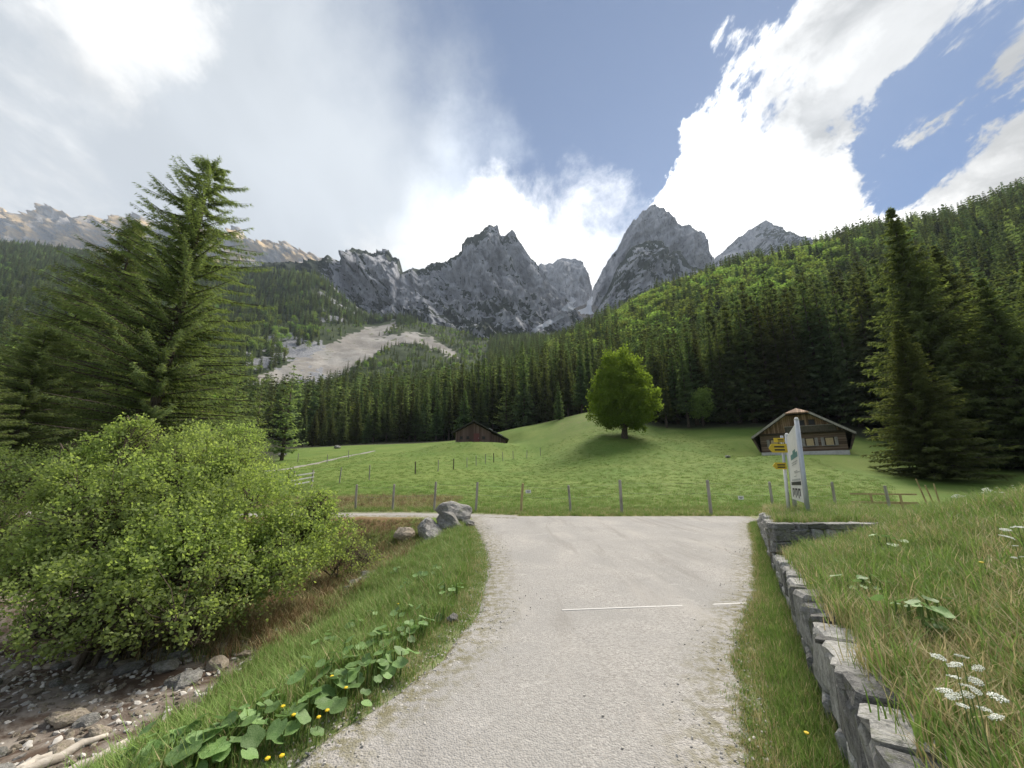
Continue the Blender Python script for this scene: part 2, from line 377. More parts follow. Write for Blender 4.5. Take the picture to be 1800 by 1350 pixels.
dry = np.maximum(dry, sm(16.1, 16.5, GY) * (1 - sm(16.9, 17.8, GY)) * 0.7)
emb = sm(11.5, 13.5, GY) * (1 - sm(16.0, 17, GY)) * sm(1.4, 2.8, dL) * (1 - sm(10, 14, dL))
soil = np.clip(sm(2.9, 3.5, dL + 0.5 * fbm(GX * .9, GY * .9, 3)) * (1 - sm(9, 11.5, dL)) * (1 - sm(12.0, 14.0, GY)), 0, 1)
verge = np.clip(sm(0.45, 0.0, np.abs(rin + 0.05)) , 0, 1)
wear = sm(60, 75, GY) * sm(5, 12, GX) * (1 - sm(26, 34, GX)) * 0.5
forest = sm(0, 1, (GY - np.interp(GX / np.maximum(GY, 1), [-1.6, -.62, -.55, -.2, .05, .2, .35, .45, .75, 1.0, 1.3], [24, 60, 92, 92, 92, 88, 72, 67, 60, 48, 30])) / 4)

m_ground, N = material('meadow_and_bank_ground')
p = pos(N)
n1 = N.noise(p, 0.16, 6, 0.6, 0.4); n2 = N.noise(p, 1.1, 6, 0.68, 1.2); n3 = N.noise(p, 14, 5, 0.7); n4 = N.noise(N.mapping(p, scale=(1, .45, 1)), 0.55, 5, 0.6)
c = N.mix(N.ramp(n1, 0.35, 0.66), (0.105, 0.175, 0.028), (0.160, 0.215, 0.046))
c = N.mix(N.ramp(n4, 0.48, 0.72, 0, 0.75), c, (0.100, 0.155, 0.022))
c = N.mix(N.ramp(n2, 0.5, 0.72, 0, 0.5), c, (0.19, 0.22, 0.065))
c = N.mix(N.ramp(n3, 0.52, 0.75, 0, 0.45), c, (0.060, 0.105, 0.016))
c = N.mix(N.math('MULTIPLY', N.attr('dry'), N.ramp(n2, 0.25, 0.55, 0.45, 1)), c, N.mix(N.ramp(n3, 0.4, 0.7), (0.22, 0.17, 0.07), (0.13, 0.13, 0.035)))
c = N.mix(N.attr('emb'), c, N.mix(N.ramp(n2, 0.35, 0.65), (0.16, 0.095, 0.045), (0.22, 0.17, 0.08)))
c = N.mix(N.attr('soil'), c, N.mix(N.ramp(n2, 0.4, 0.62), (0.085, 0.058, 0.042), (0.27, 0.235, 0.20)))
c = N.mix(N.math('MULTIPLY', N.attr('verge'), N.ramp(n3, 0.35, 0.65, 0.2, 0.9)), c, (0.30, 0.27, 0.21))
c = N.mix(N.math('MULTIPLY', N.attr('wear'), N.ramp(n2, 0.4, 0.65)), c, (0.17, 0.155, 0.065))
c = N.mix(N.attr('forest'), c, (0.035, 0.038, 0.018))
finish(m_ground, N, c, 0.95, N.math('ADD', N.math('MULTIPLY', n2, 1.0), N.math('MULTIPLY', n3, 0.8)), 0.5, 0.06)
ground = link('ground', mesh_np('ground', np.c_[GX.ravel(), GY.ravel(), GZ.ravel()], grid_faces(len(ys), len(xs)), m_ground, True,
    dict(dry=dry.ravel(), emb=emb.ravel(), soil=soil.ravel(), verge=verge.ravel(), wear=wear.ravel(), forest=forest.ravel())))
tag(ground, kind='structure')

# ---- gravel
m_gravel, N = material('pale_gravel')
p = pos(N); vo = N.new('ShaderNodeTexVoronoi'); N.put(vo.inputs['Vector'], p); vo.inputs['Scale'].default_value = 75; vo.inputs['Randomness'].default_value = 1
vo2 = N.new('ShaderNodeTexVoronoi'); N.put(vo2.inputs['Vector'], p); vo2.inputs['Scale'].default_value = 28
g1 = N.noise(p, 0.55, 6, 0.6, 0.6); g2 = N.noise(p, 9, 6, 0.7); g3 = N.noise(N.mapping(p, scale=(1.3, .35, 1)), 0.8, 5, 0.6)
cv = N.new('ShaderNodeSeparateColor'); N.put(cv.inputs[0], vo.outputs['Color'])
c = N.mix(cv.outputs[0], (0.265, 0.25, 0.232), (0.46, 0.44, 0.413))
c = N.mix(N.ramp(g1, 0.36, 0.62, 0, 0.75), c, (0.305, 0.295, 0.28))
c = N.mix(N.ramp(N.noise(N.mapping(p, scale=(2.2, .22, 1), rot=(0, 0, -.12)), 0.8, 5, 0.65, 0.4), 0.50, 0.66, 0, 0.5), c, (0.24, 0.225, 0.205))
c = N.mix(N.ramp(N.noise(p, 2.3, 6, 0.7), 0.58, 0.72, 0, 0.5), c, (0.51, 0.49, 0.46))
c = N.mix(N.ramp(g3, 0.5, 0.72, 0, 0.5), c, (0.45, 0.42, 0.385))
c = N.mix(N.ramp(g2, 0.56, 0.75, 0, 0.5), c, (0.20, 0.18, 0.15))
c = N.mix(N.math('MULTIPLY', N.attr('edge'), N.ramp(g2, 0.42, 0.6)), c, (0.17, 0.155, 0.08))
finish(m_gravel, N, c, 0.95, N.math('ADD', N.math('MULTIPLY', vo.outputs['Distance'], -1.0), N.math('ADD', N.math('MULTIPLY', vo2.outputs['Distance'], -0.6), N.math('MULTIPLY', g2, 0.6))), 0.55, 0.016)
def strip(name, rows, nx, zfun, lift, mat):
    V = []; E_ = []
    for (ax, ay), (bx, by) in rows:
        for i in range(nx + 1):
            t = i / nx; V.append((ax + (bx - ax) * t, ay + (by - ay) * t)); L = math.hypot(bx - ax, by - ay); E_.append(min(t, 1 - t) * L)
    V = np.array(V); E_ = np.array(E_); z = zfun(V[:, 0], V[:, 1]) + lift - 0.06 * sm(0.14, 0.0, E_)
    z = z + 0.018 * fbm(V[:, 0] * .7, V[:, 1] * .7, 4) * sm(0, .5, E_)
    me = mesh_np(name, np.c_[V, z], grid_faces(len(rows), nx + 1), mat, True, dict(edge=sm(0.75, 0.05, E_)))
    return tag(link(name, me), kind='structure')
rows = []
for y in np.r_[np.arange(-40, -2, 1.0), np.arange(-2, 16.3, 0.12)]:
    jl = 0.10 * fbm(np.array([y * 1.7]), np.array([.5]), 3)[0]; jr = 0.16 * fbm(np.array([y * 1.3]), np.array([7.5]), 3)[0]
    rows.append(((xl(y) + jl, y), (xr(y) + jr, y)))
strip('gravel_road', rows, 60, h_local, 0.004, m_gravel)
rows = []
for x in np.r_[np.arange(-45, -14, 0.6), np.arange(-14, 0.4, 0.2)]:
    j = 0.12 * fbm(np.array([x * .9]), np.array([2.5]), 3)[0]
    rows.append(((x, path_y(x) - 0.85 + j), (x, path_y(x) + 0.8 + j)))
strip('gravel_path', rows, 8, ground_h, 0.016, m_gravel)
fp = [at(425, 832, 45), at(470, 826, 49), at(520, 818, 55), at(570, 812, 60), at(620, 806, 66), at(660, 799, 73)]
rows = []
for i in range(len(fp) - 1):
    for k in range(10):
        q = fp[i].lerp(fp[i + 1], k / 10); d = (fp[i + 1] - fp[i]).normalized(); nrm = Vector((d.y, -d.x, 0))
        w = 0.55 + 0.2 * math.sin(i * 10 + k); q = q + nrm * 0.8 * math.sin((i * 10 + k) * .13)
        rows.append((tuple((q - nrm * w)[:2]), tuple((q + nrm * w)[:2])))
strip('meadow_track', rows, 6, ground_h, 0.06, m_gravel)

# ---- forested hillside behind the meadow
SCREE = [(380, 705), (440, 668), (500, 642), (560, 612), (640, 578), (700, 566), (692, 580), (655, 600), (715, 584), (745, 588), (772, 602), (810, 628), (795, 632), (745, 606), (705, 602), (660, 622), (610, 655), (560, 685), (525, 705)]
uu = np.r_[np.arange(-1000, -260, 20.0), np.arange(-260, 2080, 7.0), np.arange(2080, 2800, 20.0)]; YY = np.exp(np.linspace(math.log(88), math.log(880), 230))
HA, HY = np.meshgrid((uu - 900) / FOC / 1.02, YY); HX = HA * HY
def hill_h(x, y):
    return h_far(x, y).reshape(np.shape(x)) + 7 * sm(120, 500, y) * fbm(x / 60, y / 60, 4) + 2.5 * sm(110, 200, y) * fbm(x / 14, y / 14, 3)
HZ = hill_h(HX, HY) - 1.2 * (1 - sm(95, 140, HY))
pu, pv = pix(HX, HY, HZ)
ju = pu + 12 * fbm(HX / 18, HY / 18, 4, .65); jv = pv + 9 * fbm(HX / 18 + 9, HY / 18, 4, .65)
def scree_mask(u, v): return inside(SCREE, u, v)
scree = scree_mask(ju, jv).astype(float)
def rock_mask(x, y, u, v):
    n = fbm(x / 40 + 3, y / 70, 4)
    a = (u < 130) & (v > 500) & (v < 610) & (n > 0.10)
    b = (u > 430) & (u < 570) & (v > 585) & (v < 690) & (n + .6 * fbm(x / 8, y / 12, 3) > 0.10)
    c_ = (u > 560) & (u < 720) & (v > 500) & (v < 565) & (n + .5 * fbm(x / 9, y / 15, 3) > 0.16)
    return a | b | c_
rock = rock_mask(HX, HY, pu, pv).astype(float)
m_hill, N = material('forest_floor_and_scree')
p = pos(N); h1 = N.noise(p, 0.06, 7, 0.65); h2 = N.noise(p, 0.5, 6, 0.7); h3 = N.noise(N.mapping(p, scale=(1, 1, .3), rot=(0, 0, .4)), 0.02, 7, 0.7)
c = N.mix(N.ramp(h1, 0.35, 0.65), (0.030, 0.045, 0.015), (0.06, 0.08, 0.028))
sc_ = N.mix(N.ramp(h3, 0.38, 0.62), (0.27, 0.245, 0.215), (0.40, 0.375, 0.34)); sc_ = N.mix(N.ramp(h2, 0.5, 0.7, 0, .6), sc_, (0.19, 0.17, 0.145))
sc_ = N.mix(N.ramp(h1, 0.58, 0.68), sc_, (0.14, 0.155, 0.07))
c = N.mix(N.ramp(N.math('ADD', N.attr('scree'), N.math('MULTIPLY', N.math('SUBTRACT', h1, 0.5), 1.6)), 0.3, 0.75), c, sc_)
c = N.mix(N.ramp(N.math('ADD', N.attr('rock'), N.math('MULTIPLY', N.math('SUBTRACT', h2, 0.5), 1.2)), 0.4, 0.7), c, N.mix(N.ramp(h2, .3, .7), (0.16, 0.16, 0.17), (0.38, 0.38, 0.39)))
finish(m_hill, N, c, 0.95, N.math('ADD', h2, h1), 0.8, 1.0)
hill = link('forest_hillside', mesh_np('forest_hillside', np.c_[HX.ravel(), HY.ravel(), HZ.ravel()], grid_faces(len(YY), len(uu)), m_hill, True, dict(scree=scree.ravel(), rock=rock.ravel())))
tag(hill, kind='structure')

# ---- limestone mountains
def rock_mountain_mat(name, a, b, veg=(0.035, 0.05, 0.025), sun_tint=None):
    m, N = material(name); p = pos(N)
    r1 = N.noise(N.mapping(p, scale=(1, 1, .35)), 0.012, 9, 0.68, 0.6); r2 = N.noise(N.mapping(p, scale=(1, 1, .25), rot=(0, .45, 0)), 0.085, 8, 0.72, 0.5); r3 = N.noise(p, 0.09, 6, 0.7)
    c = N.mix(N.ramp(r1, 0.35, 0.68), a, b)
    c = N.mix(N.ramp(r2, 0.52, 0.64, 0, 0.75), c, tuple(k * 0.42 for k in a))
    c = N.mix(N.ramp(r2, 0.45, 0.34, 0, 0.8), c, tuple(min(k * 1.35, .6) for k in b))
    c = N.mix(N.ramp(N.noise(N.mapping(p, scale=(1, 1, .18), rot=(0, -.3, 0)), 0.16, 5, 0.65), 0.54, 0.66, 0, .6), c, tuple(k * 0.5 for k in a))
    if sun_tint: c = N.mix(N.ramp(N.noise(p, 0.004, 6, 0.6), 0.42, 0.58), c, sun_tint)  # golden sunlight mixed into the rock colour in broad noise patches
    c = N.mix(N.ramp(N.math('ADD', N.attr('gully'), N.math('MULTIPLY', N.math('SUBTRACT', r2, .5), .9)), .50, .72, 0, .85), c, (0.50, 0.495, 0.49))
    c = N.mix(N.ramp(N.math('ADD', N.attr('scree'), N.math('MULTIPLY', N.math('SUBTRACT', r3, .5), .6)), .4, .6), c, N.mix(N.ramp(r3, .4, .65), (0.30, 0.275, 0.25), (0.20, 0.185, 0.165)))
    c = N.mix(N.ramp(N.math('ADD', N.attr('veg'), N.math('MULTIPLY', N.math('SUBTRACT', r3, .5), 1.3)), .42, .58), c, veg)
    c = N.mix(N.ramp(N.math('ADD', N.attr('snow'), N.math('MULTIPLY', N.math('SUBTRACT', r3, .5), 1.0)), .45, .55), c, (0.80, 0.82, 0.86))
    return finish(m, N, c, 0.95, N.math('ADD', r2, N.math('MULTIPLY', r1, 1.5)), 1.0, 10.0)
m_lime = rock_mountain_mat('grey_limestone', (0.30, 0.308, 0.338), (0.52, 0.525, 0.55))
m_far_lime = rock_mountain_mat('distant_limestone_painted_sun', (0.26, 0.25, 0.25), (0.44, 0.40, 0.35), sun_tint=(0.62, 0.44, 0.22))  # far range: part of its golden sunlight is painted into the base colour
SNOW = [[(985, 545), (1000, 530), (1012, 540), (1004, 548)], [(930, 583), (955, 568), (985, 552), (990, 558), (960, 574), (938, 586)], [(1030, 540), (1036, 520), (1042, 522), (1040, 545), (1032, 552)],
        [(1000, 528), (1004, 520), (1012, 530), (1006, 536)], [(1015, 545), (1034, 540), (1044, 552), (1022, 552)], [(1246, 492), (1262, 480), (1272, 478), (1258, 490)], [(1255, 498), (1275, 490), (1268, 500)]]
def mountain(name, sil, Yc, Yb, vb, mat, du=2.2, nt=150, relief=1.0, veg=0.0, vegfun=None, steep=1.5, seed=0.0, scree_v=9999, jag=1.0, tilt=0.35):
    su = np.array([q[0] for q in sil], float); sv = np.array([q[1] for q in sil], float)
    u = np.arange(su[0], su[-1] + .1, du); v0 = np.interp(u, su, sv)
    v0 = v0 + jag * (4.0 * fbm(u / 14 + seed, u * 0 + seed, 4, .6) - 2.0 * np.abs(perlin(u / 5.0 + seed, u * 0 + 3)))
    t = np.linspace(0, 1, nt)[:, None]
    vv = vb + (v0[None] - vb) * t
    yc = Yc(u) if callable(Yc) else np.full(u.shape, Yc)
    Y = Yb + (yc[None] - Yb) * (1 - (1 - t) ** steep) + 0 * vv
    U = np.broadcast_to(u[None], Y.shape)
    a = (U - 900) / FOC; b = (675 - vv) / FOC
    r1 = CP - b * SP; X = a / r1 * Y; Z = EYE + (SP + b * CP) / r1 * Y
    k = 1.0 / 260.0
    xx = X + tilt * Z
    env = np.minimum(1, t * 6) * (1 - 0.55 * sm(.8, 1, t))
    wx_ = 45 * fbm(X * k * 1.7 + 3, Z * k * 1.7 + seed, 3); mid = ridged((xx + wx_) * k * 2.9 + seed, Z * k * 1.0, 3)
    disp = relief * (-115 * ridged((xx + wx_) * k + seed, Z * k * .45 + seed, 3) - 66 * mid - 26 * ridged(xx * k * 8 + 2, Z * k * 4.5 + seed, 3) - 15 * ridged(xx * k * 22, Z * k * 12, 3))
    disp = disp + relief * 26 * np.abs(((Z / 55 + 1.3 * fbm(X * k * 2, Z * k, 3)) % 1) - 0.5)
    Yd = Y + disp * env
    X2 = X + relief * 8 * fbm(X * k * 6 + 9, Z * k * 6, 3) * env
    Z2 = Z + relief * 7 * fbm(X * k * 7 + 3, Z * k * 7 + 5, 3) * env * (1 - sm(.93, 1, t))
    gul = sm(.15, -.55, mid + .35 * ridged(xx * k * 8 + 2, Z * k * 3 + seed, 2))
    # the far side
    back = []
    for q, (dy, dz) in enumerate(((30, -14), (90, -70), (220, -240), (420, -520))):
        back.append((X2[-1], Yd[-1] + dy, Z2[-1] + dz + 10 * fbm(u / 9, u * 0 + q, 2)))
    X3 = np.vstack([X2] + [q[0][None] for q in back]); Y3 = np.vstack([Yd] + [q[1][None] for q in back]); Z3 = np.vstack([Z2] + [q[2][None] for q in back])
    U3, V3 = pix(X3, Y3, Z3)
    T3 = np.vstack([np.broadcast_to(t, Y.shape), np.ones((4, len(u)))])
    vn = 0.8 * fbm((X3 + .5 * Z3) / 70 + seed, (Z3 - .35 * X3) / 110, 4, .6) + 0.75 * fbm((X3 + .8 * Z3) / 12, (Z3 - .6 * X3) / 26, 3, .6)
    vg = (veg + (vegfun(U3, V3, T3) if vegfun else 0)); vegm = sm(-.08, .12, vn + vg)
    sc = sm(scree_v - 8, scree_v + 8, V3 + 8 * fbm(X3 / 60, Z3 / 60, 3)); sn = np.zeros(X3.shape)
    for poly in SNOW: sn = np.maximum(sn, inside(poly, U3, V3))
    me = mesh_np(name, np.c_[X3.ravel(), Y3.ravel(), Z3.ravel()], grid_faces(X3.shape[0], X3.shape[1]), mat, False, dict(veg=vegm.ravel(), scree=sc.ravel(), snow=sn.ravel(), gully=np.vstack([gul, np.repeat(gul[-1:], 4, 0)]).ravel()))
    return tag(link(name, me), kind='structure')
mountain('far_mountain_range', [(-260, 372), (-120, 350), (0, 367), (15, 372), (30, 395), (45, 392), (75, 380), (100, 372), (115, 378), (135, 386), (150, 400), (190, 390), (205, 396), (240, 385), (300, 402), (380, 415), (415, 412), (432, 410), (445, 430), (460, 432), (480, 430), (500, 440), (515, 437), (530, 446), (550, 455), (575, 462), (640, 480), (700, 500)],
    3300, 2300, 560, m_far_lime, du=2.4, nt=70, relief=2.0, veg=-0.75, seed=2.2, tilt=0.9)
mountain('mountain_ridge', [(400, 520), (440, 500), (480, 480), (540, 476), (575, 464), (610, 462), (640, 452), (660, 455), (690, 452), (698, 466), (711, 474), (716, 494), (730, 481), (780, 470), (800, 466), (815, 450), (820, 436), (835, 423), (850, 419), (862, 409), (875, 408), (881, 425), (900, 425), (912, 440), (922, 456), (935, 470), (945, 478), (962, 502), (980, 522), (1000, 545), (1020, 565), (1060, 590)],
    lambda u: np.interp(u, [400, 560, 715, 870, 1060], [1000, 1150, 1330, 1400, 1250]), 820, 660, m_lime, du=2.0, nt=190, relief=1.0, veg=-0.06, seed=0.4, tilt=0.45,
    vegfun=lambda U, V, T: 0.55 * sm(600, 540, U) + 0.32 * sm(520, 620, V) + 0.30 * sm(.86, 1, T) * (U < 860) - 0.22 * sm(540, 500, V) * sm(560, 620, U) * (1 - sm(.88, .95, T)) - .2 * sm(900, 960, U))
mountain('mountain_back_peak', [(900, 540), (925, 500), (950, 473), (970, 468), (985, 462), (1010, 460), (1022, 470), (1030, 490), (1036, 516), (1045, 535), (1070, 560)],
    1900, 1300, 620, m_lime, du=2.0, nt=90, relief=0.8, veg=-0.6, seed=5.1)
mountain('mountain_tower', [(1015, 580), (1032, 545), (1040, 512), (1060, 476), (1085, 440), (1095, 420), (1110, 396), (1130, 376), (1145, 370), (1160, 376), (1175, 402), (1200, 410), (1220, 420), (1235, 440), (1246, 464), (1258, 500), (1275, 530), (1300, 570)],
    1420, 1080, 640, m_lime, du=2.0, nt=170, relief=0.85, jag=1.5, veg=-0.42, seed=8.3, steep=1.8, tilt=-.2)
mountain('mountain_buttress', [(1020, 600), (1050, 545), (1070, 505), (1082, 478), (1100, 452), (1120, 437), (1150, 436), (1190, 450), (1215, 472), (1240, 490), (1270, 510), (1310, 540), (1360, 575)],
    1180, 820, 660, m_lime, du=2.0, nt=150, relief=0.75, jag=1.4, veg=-0.02, seed=11.7, steep=1.5, tilt=-.5, vegfun=lambda U, V, T: 0.35 * sm(.9, 1, T) + 0.3 * sm(520, 580, V))
mountain('mountain_pyramid', [(1200, 520), (1230, 490), (1248, 463), (1290, 426), (1320, 406), (1340, 394), (1360, 402), (1400, 420), (1440, 436), (1500, 470), (1580, 520)],
    1750, 1150, 620, m_lime, du=2.0, nt=110, relief=0.85, veg=-0.2, seed=14.2, tilt=.6, jag=1.0, vegfun=lambda U, V, T: .25 * sm(1330, 1380, U) * sm(500, 440, V))
mountain('scree_cone', [(900, 600), (930, 584), (960, 565), (1000, 545), (1030, 535), (1050, 540), (1075, 565), (1110, 590)],
    lambda u: np.interp(u, [900, 1035, 1110], [1000, 1290, 1050]), 840, 650, m_lime, du=2.0, nt=60, relief=0.14, veg=-0.55, seed=20.0, scree_v=500, jag=.3)

# ================================================================ VEGETATION
m_spruce = foliage_mat('spruce_needles', (0.062, 0.094, 0.050), (0.135, 0.175, 0.086), 0.38, 0.40)
m_bigspruce = foliage_mat('near_spruce_needles', (0.100, 0.130, 0.056), (0.180, 0.212, 0.090), 0.42, 0.15)
m_larch = foliage_mat('larch_needles', (0.135, 0.180, 0.085), (0.225, 0.275, 0.140), 0.46, 0.18)
m_broad = foliage_mat('beech_leaves', (0.135, 0.205, 0.058), (0.235, 0.315, 0.105), 0.42, 0.28)
m_maple = foliage_mat('maple_leaves', (0.130, 0.190, 0.034), (0.215, 0.280, 0.064), 0.48, 0.05)
m_willow = foliage_mat('willow_leaves', (0.205, 0.285, 0.095), (0.36, 0.445, 0.195), 0.50, 0.10)
m_greywillow = foliage_mat('grey_willow_leaves', (0.10, 0.145, 0.055), (0.175, 0.220, 0.095), 0.4, 0.10)
m_bark = bark_mat('spruce_bark', (0.055, 0.042, 0.032), (0.13, 0.105, 0.085))
m_twig = bark_mat('willow_bark', (0.07, 0.055, 0.04), (0.16, 0.13, 0.095), 20)

def kite_mesh(name, c, a, b, mat, fold=0.12):
    """c base point, a length vector, b half-width vector: one folded leaf or spray each"""
    c, a, b = (np.asarray(q, float) for q in (c, a, b))
    nrm = np.cross(a, b); nrm /= (np.linalg.norm(nrm, axis=1, keepdims=True) + 1e-9)
    ln = np.linalg.norm(a, axis=1, keepdims=True)
    m = c + a * 0.45 + nrm * ln * fold
    V = np.stack([c, m + b, c + a, m - b], 1).reshape(-1, 3)
    return mesh_np(name, V, np.arange(len(V)).reshape(-1, 4), mat)
def unit(v): return v / (np.linalg.norm(v, axis=-1, keepdims=True) + 1e-9)
def conifer(name, seed, H, Rad, nlev, nb, ns, spray, mat, droop=0.30, low=0.06, airy=0.0, power=0.85, width=0.3, lump=0.25, up=0.12, sides=2, taper=0.62):
    r = np.random.default_rng(seed); c, a, b = [], [], []; BR = MB()
    for i in range(nlev):
        f = low + (0.985 - low) * (i + r.uniform(-.4, .4)) / (nlev - 1); f = min(max(f, low), .985)
        z0 = f * H; Lm = Rad * (1 - f) ** power * (1 + .12 * math.sin(i * 1.7 + seed)) + 0.10
        if f < 0.16: Lm *= 0.75 + f * 1.5
        k = max(3, int(round(nb * (0.55 + 0.45 * (1 - f)))))
        for j in range(k):
            az = 2 * math.pi * (j + r.uniform(-.35, .35)) / k + i * 2.4
            L = Lm * r.uniform(1 - lump * 1.6, 1 + lump * .6)
            L = min(L, Lm * 1.04)
            if r.random() < airy * (1 + 1.2 * f): continue
            d = np.array([math.cos(az), math.sin(az), 0]); tng = np.array([-d[1], d[0], 0])
            dr = droop * r.uniform(.7, 1.3) * (1 - .8 * f); n = max(3, int(ns * (0.35 + .65 * L / Rad)))
            s = np.linspace(0.12, 1.0, n) + r.uniform(-.03, .03, n)
            zz = z0 + L * (up * (1 + f) * s - dr * s ** 2 + .10 * s ** 5)
            pts = d[None] * (s * L)[:, None] + np.c_[0 * s, 0 * s, zz]
            if L > 0.9: BR.tube([(0, 0, z0)] + [tuple(q) for q in pts[[n // 2, n - 1]]], [0.012 * L + .008, 0.008 * L + .005, .004], 3, False)
            for side in ((-1, 1) if sides == 2 else (-1, 0, 1, 0)):
                m = len(s); ln = spray * (1 - taper * f * f) * (1.15 - .45 * s) * r.uniform(.6, 1.25, m)
                dv = d[None] * r.uniform(.25, .9, (m, 1)) + tng[None] * (side * r.uniform(.45, 1.0, (m, 1))) + np.c_[np.zeros((m, 2)), -r.uniform(.05, .75, m)]
                dv = unit(dv + r.normal(0, .18, (m, 3)))
                w = unit(np.cross(dv, np.array([0, 0, 1.0]) + r.normal(0, .5, (m, 3))))
                c.append(pts + r.normal(0, .04, (m, 3))); a.append(dv * ln[:, None]); b.append(w * (ln * width)[:, None])
    c.append(np.array([[0, 0, H * .955]] * 6)); a.append(unit(np.c_[r.normal(0, .22, (6, 2)), np.ones(6)]) * H * .045); b.append(unit(r.normal(0, 1, (6, 3))) * .08)
    crown = kite_mesh(name + '_crown', np.vstack(c), np.vstack(a), np.vstack(b), mat)
    T = MB().tube([(0, 0, -.6), (0, 0, H * .1), (0.01 * H, 0, H * .45), (0, 0, H * .97)], [H * .017, H * .0135, H * .0085, .015], 9)
    T.V += []; n0 = len(T.V); T.F += [tuple(q + n0 for q in f) for f in BR.F]; T.V += BR.V
    return crown, T.mesh(name + '_trunk', m_bark, True)
def lobed(name, seed, lobes, nclump, nleaf, leaf, mat, width=0.42, shell=0.55, spread=2.0, flat=0.5):
    """foliage in clumps near the surface of a union of ellipsoid lobes (centre, radii)"""
    r = np.random.default_rng(seed); cc = []
    for (cx, cy, cz), (rx, ry, rz), wgt in lobes:
        n = int(nclump * wgt); d = unit(r.normal(0, 1, (n, 3))); q = r.uniform(shell, 1.0, (n, 1)) ** .7
        bump_ = 1 + .22 * fbm(d[:, 0] * 2.3 + cx + seed, d[:, 1] * 2.3 + d[:, 2] * 1.7 + cy, 3)[:, None]
        cc.append(np.array([cx, cy, cz]) + d * q * bump_ * np.array([rx, ry, rz]))
    cc = np.vstack(cc)
    out = np.repeat(cc, nleaf, 0); m = len(out)
    dirc = r.normal(0, 1, (len(cc), 3)); dirc[:, 2] = np.abs(dirc[:, 2]) * .7 + .15; dirc = np.repeat(unit(dirc), nleaf, 0)
    a = unit(dirc * .55 + r.normal(0, .75, (m, 3))); ln = leaf * r.uniform(.6, 1.25, m)
    base = out + r.normal(0, leaf * spread * .42, (m, 3)) + dirc * (r.uniform(-1, 1.4, m) * leaf * spread * .5)[:, None]
    nv = unit(np.array([0, 0, flat * 2]) + r.normal(0, .7, (m, 3))); w = unit(np.cross(a, nv))
    return kite_mesh(name, base, a * ln[:, None], w * (ln * width)[:, None], mat, fold=.10), cc

# ---- prototypes
SPR = [conifer('spruce', 10 + k, 20, (2.9, 3.3, 2.6, 3.6, 2.3)[k], 30, 8, 9, .95, m_spruce, low=(.05, .07, .14, .04, .20)[k], lump=.28) for k in range(5)]
LAR = [conifer('larch', 30 + k, 20, (3.6, 3.1)[k], 26, 7, 9, .85, m_larch, droop=.12, low=.10, airy=.15, width=.26, lump=.4, up=.16) for k in range(2)]
def grove_tree(name, label, cat, meshes, base, H, rz, group=None, Hm=20.0, wide=1.0, tilt=(0, 0)):
    """a tree of height H: an Empty at its foot that parents trunk and crown"""
    o = thing(name, label, cat, base, 0, group); s = H / Hm
    o.rotation_euler = (tilt[0], tilt[1], rz)
    for nm, me in (('crown', meshes[0]), ('trunk', meshes[1])):
        link(nm, me, o, scale=(s * wide, s * wide, s))
    return o
def top_height(u, v, Y): 
    t = at(u, v, Y); return t, t.z - gz(t.x, t.y)

# ---- forest wall behind the meadow: every tree of the front rows is a thing
VT = np.array([(530, 705), (600, 697), (655, 690), (680, 668), (720, 656), (780, 648), (830, 640), (870, 622), (930, 612), (1000, 592), (1060, 592), (1110, 590), (1160, 578), (1220, 566), (1270, 520), (1330, 492), (1400, 490), (1450, 482), (1500, 470), (1545, 455)], float)
YF = np.array([(530, 112), (800, 108), (905, 106), (1040, 100), (1120, 84), (1160, 77), (1250, 74), (1330, 70), (1450, 67), (1545, 60)], float)
n_sp = 0
for row in range(5):
    for u in np.arange(535 + (row % 2) * 8, 1545, 18.5):
        if row == 0 and (1050 < u < 1140): continue
        uj = u + rng.uniform(-6, 6); Y = np.interp(uj, YF[:, 0], YF[:, 1]) + row * 6.5 + rng.uniform(-2.5, 2.5)
        vt = np.interp(uj, VT[:, 0], VT[:, 1]) + (rng.uniform(0, 48) if row < 3 else rng.uniform(-14, 26))
        t, H = top_height(uj, vt, Y); H = min(max(H, 9), 33)
        k = rng.integers(0, 5); lar = rng.random() < .07 and row < 3
        reg = ('left of the brown hut' if uj < 800 else 'between the brown hut and the round green tree' if uj < 1050 else 'between the round green tree and the chalet' if uj < 1330 else 'behind the chalet')
        grove_tree('larch_tree' if lar else 'spruce_tree', ('lighter larch among dark forest spruces ' if lar else 'dark spruce in the dense forest wall ') + reg, 'tree', LAR[k % 2] if lar else SPR[k], (t.x, t.y, gz(t.x, t.y) - .1), H * rng.uniform(.9, 1.06), rng.uniform(0, 6.28), ('larches' if lar else 'spruces') + ' of the forest wall ' + reg, wide=(1.25 if H < 16 else 1.0) * rng.uniform(.8, 1.3)); n_sp += 1
